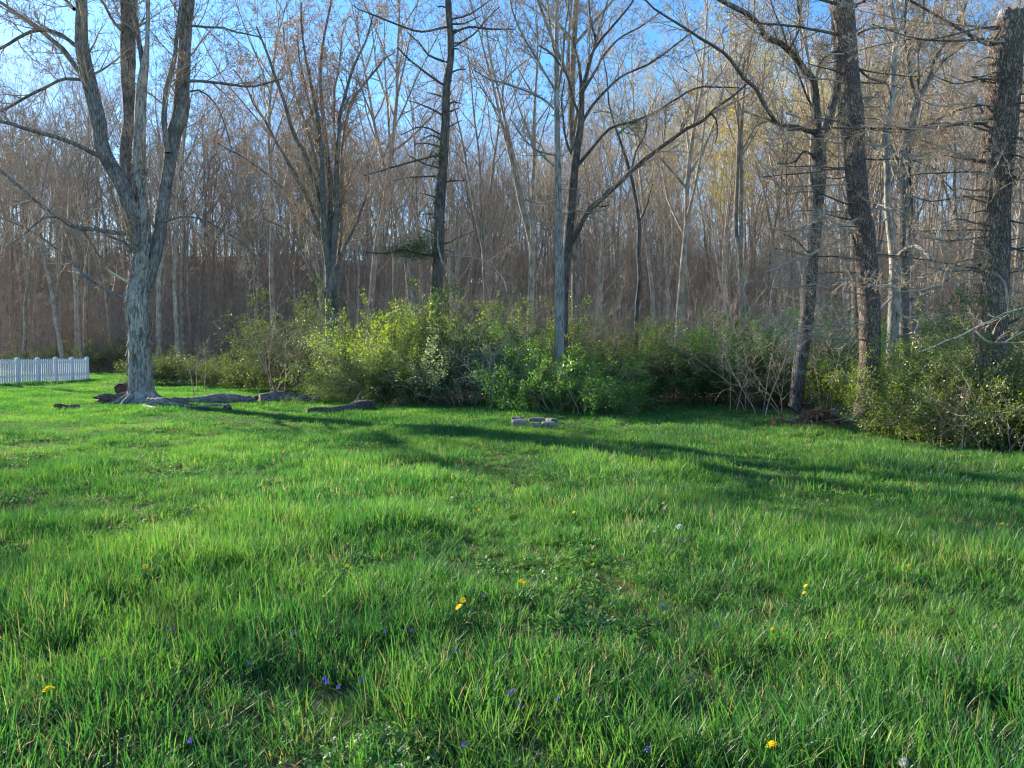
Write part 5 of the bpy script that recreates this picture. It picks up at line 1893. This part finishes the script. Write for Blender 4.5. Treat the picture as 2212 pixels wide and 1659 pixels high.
# ---------------------------------------------------------------- picket fence
def picket_fence():
    xs = []
    A = Vector((-24.0, 31.3, 0))
    posts_u = [(-70, 31.5), (-8, 32.9), (37, 34.2), (81, 35.4), (120, 36.6), (155, 37.6), (188, 38.6)]
    P = [Vector((su(u, d), d, 0)) for u, d in posts_u]
    t = thing("picket_fence", (P[0].x, P[0].y, 0), "white picket fence at the left edge of the lawn", "fence")
    org = P[0]

    def box(name, sx, sy, sz, top=None):
        V = [(-sx, -sy, 0), (sx, -sy, 0), (sx, sy, 0), (-sx, sy, 0), (-sx, -sy, sz), (sx, -sy, sz), (sx, sy, sz), (-sx, sy, sz)]
        Q = [(0, 3, 2, 1), (0, 1, 5, 4), (1, 2, 6, 5), (2, 3, 7, 6), (3, 0, 4, 7)]
        T = []
        if top:
            V += [(-sx * top[1], -sy, sz + top[0]), (sx * top[1], -sy, sz + top[0]), (sx * top[1], sy, sz + top[0]), (-sx * top[1], sy, sz + top[0])]
            Q += [(4, 5, 9, 8), (5, 6, 10, 9), (6, 7, 11, 10), (7, 4, 8, 11), (8, 9, 10, 11)]
        else:
            Q += [(4, 5, 6, 7)]
        return mesh_np(name, V, Q, smooth=False, mats=(M_FENCE,))
    mp = box("picket", 0.045, 0.011, 0.98, (0.07, 0.25))
    mpost = box("fence_post", 0.065, 0.065, 1.10)
    mcap = mesh_np("post_cap", [(-.08, -.08, 0), (.08, -.08, 0), (.08, .08, 0), (-.08, .08, 0), (-.08, -.08, .03), (.08, -.08, .03), (.08, .08, .03), (-.08, .08, .03), (0, 0, .09)],
                   [(0, 3, 2, 1), (0, 1, 5, 4), (1, 2, 6, 5), (2, 3, 7, 6), (3, 0, 4, 7)], [(4, 5, 8), (5, 6, 8), (6, 7, 8), (7, 4, 8)], smooth=False, mats=(M_FENCE,))
    for k, q in enumerate(P):
        z = float(zg(q.x, q.y))
        o = obj('post', mpost, t, (q.x - org.x, q.y - org.y, z))
        nx = P[min(k + 1, len(P) - 1)] - P[max(k - 1, 0)]
        o.rotation_euler.z = math.atan2(nx.y, nx.x)
        obj('post_cap', mcap, o, (0, 0, 1.10))
    for a, b in zip(P[:-1], P[1:]):
        d = b - a
        L = d.length
        rz = math.atan2(d.y, d.x)
        n = 8
        off = Vector((math.sin(rz), -math.cos(rz), 0)) * 0.03
        for i in range(n):
            q = a + d * ((i + 0.75) / (n + 0.5)) + off
            o = obj('picket', mp, t, (q.x - org.x, q.y - org.y, float(zg(q.x, q.y)) + 0.04))
            o.rotation_euler.z = rz
        for h in (0.25, 0.85):
            m = (a + b) / 2
            rl = mesh_np("rail", [(-L / 2, -.02, h), (L / 2, -.02, h), (L / 2, .018, h), (-L / 2, .018, h), (-L / 2, -.02, h + .09), (L / 2, -.02, h + .09), (L / 2, .018, h + .09), (-L / 2, .018, h + .09)],
                         [(0, 3, 2, 1), (0, 1, 5, 4), (1, 2, 6, 5), (2, 3, 7, 6), (3, 0, 4, 7), (4, 5, 6, 7)], smooth=False, mats=(M_FENCE,))
            o = obj('rail', rl, t, (m.x - org.x, m.y - org.y, float(zg(m.x, m.y)) + 0.04))
            o.rotation_euler.z = rz


picket_fence()


# ---------------------------------------------------------------- flowers
def dandelion_parts():
    r_ = np.random.RandomState(1)
    V, T = [], []
    for ringn, rad, z, n in ((0, 0.021, 0.0, 22), (1, 0.016, 0.005, 18), (2, 0.010, 0.009, 12), (3, 0.005, 0.011, 7)):
        for k in range(n):
            a = k / n * 6.283 + ringn
            w = 0.0026
            c, s = math.cos(a), math.sin(a)
            o_ = len(V)
            V += [(0, 0, z - 0.004), (c * rad * 0.8 - s * w, s * rad * 0.8 + c * w, z + r_.uniform(-.001, .003)), (c * rad, s * rad, z + 0.002), (c * rad * 0.8 + s * w, s * rad * 0.8 - c * w, z + r_.uniform(-.001, .003))]
            T += [(o_, o_ + 1, o_ + 2), (o_, o_ + 2, o_ + 3)]
    return mesh_np("dandelion_head", V, None, T, smooth=False, mats=(M_YELLOW,))


def violet_parts():
    V, T = [], []
    for a, ln, w in ((1.57, 0.014, 0.006), (0.7, 0.012, 0.005), (2.44, 0.012, 0.005), (-0.6, 0.012, 0.006), (-2.5, 0.012, 0.006)):
        c, s = math.cos(a), math.sin(a)
        o_ = len(V)
        V += [(0, 0, 0), (c * ln * .55 - s * w, -0.004, s * ln * .55 + c * w), (c * ln, -0.002, s * ln), (c * ln * .55 + s * w, -0.004, s * ln * .55 - c * w)]
        T += [(o_, o_ + 1, o_ + 2), (o_, o_ + 2, o_ + 3)]
    return mesh_np("violet_head", V, None, T, smooth=False, mats=(M_VIOLET,))


def clock_parts():
    r_ = np.random.RandomState(2)
    V, T = [], []
    for k in range(170):
        d = r_.normal(size=3)
        d /= np.linalg.norm(d)
        s = np.cross(d, [0.3, 0.2, 0.9])
        s /= np.linalg.norm(s)
        o_ = len(V)
        e = d * 0.019
        u = np.cross(d, s)
        V += [d * 0.002, e - s * 0.003, e + s * 0.003 + u * 0.002, e * 1.15 + u * 0.003]
        T += [(o_, o_ + 1, o_ + 2), (o_ + 1, o_ + 2, o_ + 3)]
    return mesh_np("seed_head", V, None, T, smooth=False, mats=(M_CLOCK,))


ST = Tubes()
ST.add([(0, 0, 0), (0.003, 0, 0.4), (0, 0.002, 0.8), (0, 0, 1.0)], [0.0022] * 4, 5)
M_STEMMESH = ST.mesh("flower_stem", M_STEM)
HEAD_D, HEAD_V, HEAD_C = dandelion_parts(), violet_parts(), clock_parts()


def rosette_leaf():
    V, T = [], []
    n = 7
    for k in range(n + 1):
        t = k / n
        w = 0.010 * math.sin(math.pi * min(1, t * 0.9 + 0.1)) * (1.0 if k % 2 else 0.45) + 0.001
        z = 0.05 * math.sin(t * 2.2)
        V += [(t * 0.11, -w, z), (t * 0.11, 0, z - 0.003), (t * 0.11, w, z)]
    Q = []
    for k in range(n):
        Q += [(3 * k, 3 * k + 1, 3 * k + 4, 3 * k + 3), (3 * k + 1, 3 * k + 2, 3 * k + 5, 3 * k + 4)]
    return mesh_np("rosette_leaf", V, Q, mats=(M_STEM,))


M_ROSETTE = rosette_leaf()


def flower(name, u, v, h, head, label, cat, group, tilt=0.35, rz=0.0, s=1.0):
    p = on_plane(u, v, h)
    z = float(zg(p.x, p.y))
    p = on_plane(u, v, h + z)
    t = thing(name, (p.x, p.y, z), label, cat, group)
    st = obj('stem', M_STEMMESH, t)
    st.scale = (1, 1, h - 0.004)
    hd = obj('flower_head', head, t, (0, 0, h))
    hd.rotation_euler = (tilt, 0.2 * math.sin(u), rz)
    hd.scale = (s, s, s)
    if name == 'dandelion' and v > 1080:
        for k in range(6):
            lf = obj('leaf', M_ROSETTE, t, (0, 0, 0.01))
            lf.rotation_euler = (0, -0.25, u + k * 1.05)
            lf.scale = (1.1, 1.1, 1.1)
    FLOWERS.append((p.x, p.y))


DAND = [(992, 1312, 1.25, 'fully open yellow dandelion, the lower one of the bright pair in mid lawn'),
        (1000, 1297, 1.0, 'yellow dandelion just above the fully open one in mid lawn'),
        (1126, 1255, 0.8, 'left one of two small dandelions close together in mid lawn'),
        (1134, 1260, 0.7, 'right one of two small dandelions close together in mid lawn'),
        (105, 1490, 1.2, 'yellow dandelion on a tall stem at the lower left'),
        (314, 1225, 1.1, 'yellow dandelion seen edge-on alone in the left half of the lawn'),
        (1668, 1611, 1.3, 'large orange-yellow dandelion near the bottom right'),
        (1964, 1224, 1.1, 'yellow dandelion alone on the right side of the lawn'),
        (1741, 1266, 0.8, 'small upper dandelion of a loose pair right of the middle'),
        (1738, 1281, 0.8, 'small lower dandelion of a loose pair right of the middle'),
        (1670, 1360, 0.8, 'small yellow dandelion in thick grass right of the middle'),
        (1036, 1102, 0.9, 'small dandelion in the middle distance, left of the other two there'),
        (1240, 1107, 0.9, 'small orange dandelion in the middle distance below the stone ring'),
        (1433, 1087, 0.9, 'small orange dandelion in the middle distance right of the stone ring'),
        (2165, 1132, 1.0, 'small yellow dandelion close to the right edge of the lawn'),
        (613, 976, 1.1, 'far orange dandelion below the curved rotting log'),
        (750, 1222, 0.8, 'faint yellow dandelion half hidden in a tuft left of the middle')]
for u, v, s, lab in DAND:
    flower("dandelion", u, v, 0.15 if v > 1200 else 0.13, HEAD_D, lab, 'dandelion', 'yellow dandelions on the lawn', 0.55, u * 0.1, s * 1.0)
VIO = [(363, 1358, 'left one of two violets side by side in the left foreground'), (378, 1359, 'right one of two violets side by side in the left foreground'),
       (700, 1465, 'violet left of two more at the foot of a dark tuft'), (706, 1473, 'violet directly under another at the foot of a dark tuft'),
       (730, 1484, 'lowest violet of the cluster at the dark tuft'), (783, 1467, 'pale violet just right of the dark tuft'),
       (1107, 1492, 'brightest violet of the cluster in the centre foreground'), (1100, 1497, 'small violet touching the brightest one'),
       (1123, 1522, 'round violet just below the brightest one'), (1205, 1510, 'narrow violet right of the centre cluster'),
       (1400, 1617, 'single violet among tall blades at the bottom right of centre'), (1002, 1608, 'pale violet near the bottom left of centre'),
       (815, 1362, 'leftmost violet of the row left of the middle'), (832, 1363, 'middle violet of the row left of the middle'),
       (888, 1361, 'right violet of the row left of the middle'), (985, 1405, 'violet below the bright dandelion pair'),
       (1022, 1278, 'left violet right of the bright dandelion pair'), (1044, 1286, 'right violet right of the bright dandelion pair'),
       (745, 1290, 'lone dim violet in the mid lawn'), (1430, 1312, 'lone violet right of the mid lawn'),
       (630, 1370, 'lone violet under the dark tall grass'), (540, 1432, 'faint violet in the left foreground'),
       (1549, 1348, 'violet in thick grass right of centre'), (1472, 1166, 'pale violet beside the seed clock'),
       (1275, 1120, 'pale violet just right of the small orange dandelion'), (405, 1106, 'dim violet on the left of the lawn'),
       (410, 1600, 'faint violet near the bottom left')]
for u, v, lab in VIO:
    flower("violet", u, v, 0.10 if v > 1200 else 0.11, HEAD_V, lab, 'violet', 'violets in the grass', 0.0, math.sin(u) * 0.6, 1.0)
flower("dandelion_clock", 1468, 1138, 0.16, HEAD_C, 'round white dandelion seed clock right of the middle', 'seed head', None, 0, 0, 1.1)
flower("dandelion_clock", 1952, 1646, 0.13, HEAD_C, 'white dandelion seed head at the bottom right edge', 'seed head', None, 0, 0, 0.8)


def single_leaf(u, v, label, mat, s, seed, z=0.06):
    p = on_plane(u, v, z)
    r_ = np.random.RandomState(seed)
    V, T = [(0, 0, 0)], []
    n = 11
    for k in range(n):
        a = k / n * 6.28
        r = s * (0.7 + 0.5 * (k % 2)) * r_.uniform(0.8, 1.2)
        V.append((r * math.cos(a), r * 0.6 * math.sin(a), s * 0.5 * math.sin(a * 2 + 1) + r_.normal(0, s * 0.1)))
    for k in range(n):
        T.append((0, 1 + k, 1 + (k + 1) % n))
    o = obj('dry_leaf', mesh_np("dry_leaf", V, None, T, mats=(mat,)))
    o.location = (p.x, p.y, z + float(zg(p.x, p.y)))
    o.rotation_euler = (r_.uniform(0.2, 0.8), r_.uniform(-.4, .4), r_.uniform(0, 6.28))
    tag(o, label, 'leaf', 'dry leaves caught in the grass')
    FLOWERS.append((p.x, p.y))


single_leaf(2055, 1328, 'small reddish dry leaf in the grass at the right', M_LITTER, 0.022, 1)
single_leaf(2068, 1432, 'pale curled dry leaf on a tall tuft at the right', M_LITTERPALE, 0.024, 2, 0.12)
single_leaf(632, 1652, 'dark brown dry leaf at the bottom edge', M_LITTER, 0.04, 3, 0.05)
single_leaf(1487, 1476, 'pale grey dry leaf right of the centre foreground', M_LITTERPALE, 0.022, 4)
single_leaf(2145, 1362, 'pale dry leaf near the right edge', M_LITTERPALE, 0.022, 5)
single_leaf(1597, 1195, 'brown dry leaf in the mid lawn', M_LITTER, 0.022, 6)
single_leaf(1350, 991, 'orange dry leaf in the shaded strip below the stone ring', M_LITTER, 0.05, 7)


def white_specks():
    """little white flowers of chickweed strewn in drifts over the far lawn"""
    r_ = np.random.RandomState(12)
    V, T = [], []
    drifts = [(1150, 1000, 60, 14, 80), (1110, 970, 40, 9, 40), (1480, 905, 140, 16, 190), (1640, 925, 90, 16, 80), (420, 935, 90, 22, 90), (530, 985, 70, 18, 60),
              (780, 1010, 60, 12, 40), (2000, 985, 130, 30, 130), (1890, 960, 60, 14, 60), (330, 905, 60, 8, 40), (300, 1010, 180, 40, 60), (700, 985, 160, 30, 50), (1300, 960, 60, 10, 20), (1995, 1250, 25, 8, 8)]
    for (u, v, su_, sv2, n) in drifts:
        for k in range(n):
            uu, vv = u + r_.normal() * su_, v + r_.normal() * sv2
            if vv < 886:
                continue
            p = on_plane(uu, vv, 0.07)
            if p.y > float(wood_edge(p.x)) + 1:
                continue
            s = 0.004 * r_.uniform(0.8, 1.5) * (1 + p.y / 16)
            z = p.z + float(zg(p.x, p.y)) + r_.uniform(-0.02, 0.03)
            ph = r_.uniform(0, 6.28)
            o_ = len(V)
            V.append((p.x, p.y, z))
            for j in range(10):
                a = ph + j * 0.628
                q = s * (1.0 if j % 2 else 0.45)
                V.append((p.x + math.cos(a) * q, p.y + math.sin(a) * q * 0.8, z + math.sin(a) * q * 0.6 + 0.001))
                T.append((o_, o_ + 1 + j, o_ + 1 + (j + 1) % 10))
    o = obj("chickweed_blossoms", mesh_np("chickweed", V, None, T, smooth=False, mats=(M_WHITEPETAL,)))
    tag(o, "tiny white wildflowers strewn in drifts over the grass", "wildflowers", kind='stuff')


white_specks()
build_grass()
print("TRIS", sum(len(m.polygons) for m in bpy.data.meshes), "OBJ", len(bpy.data.objects))
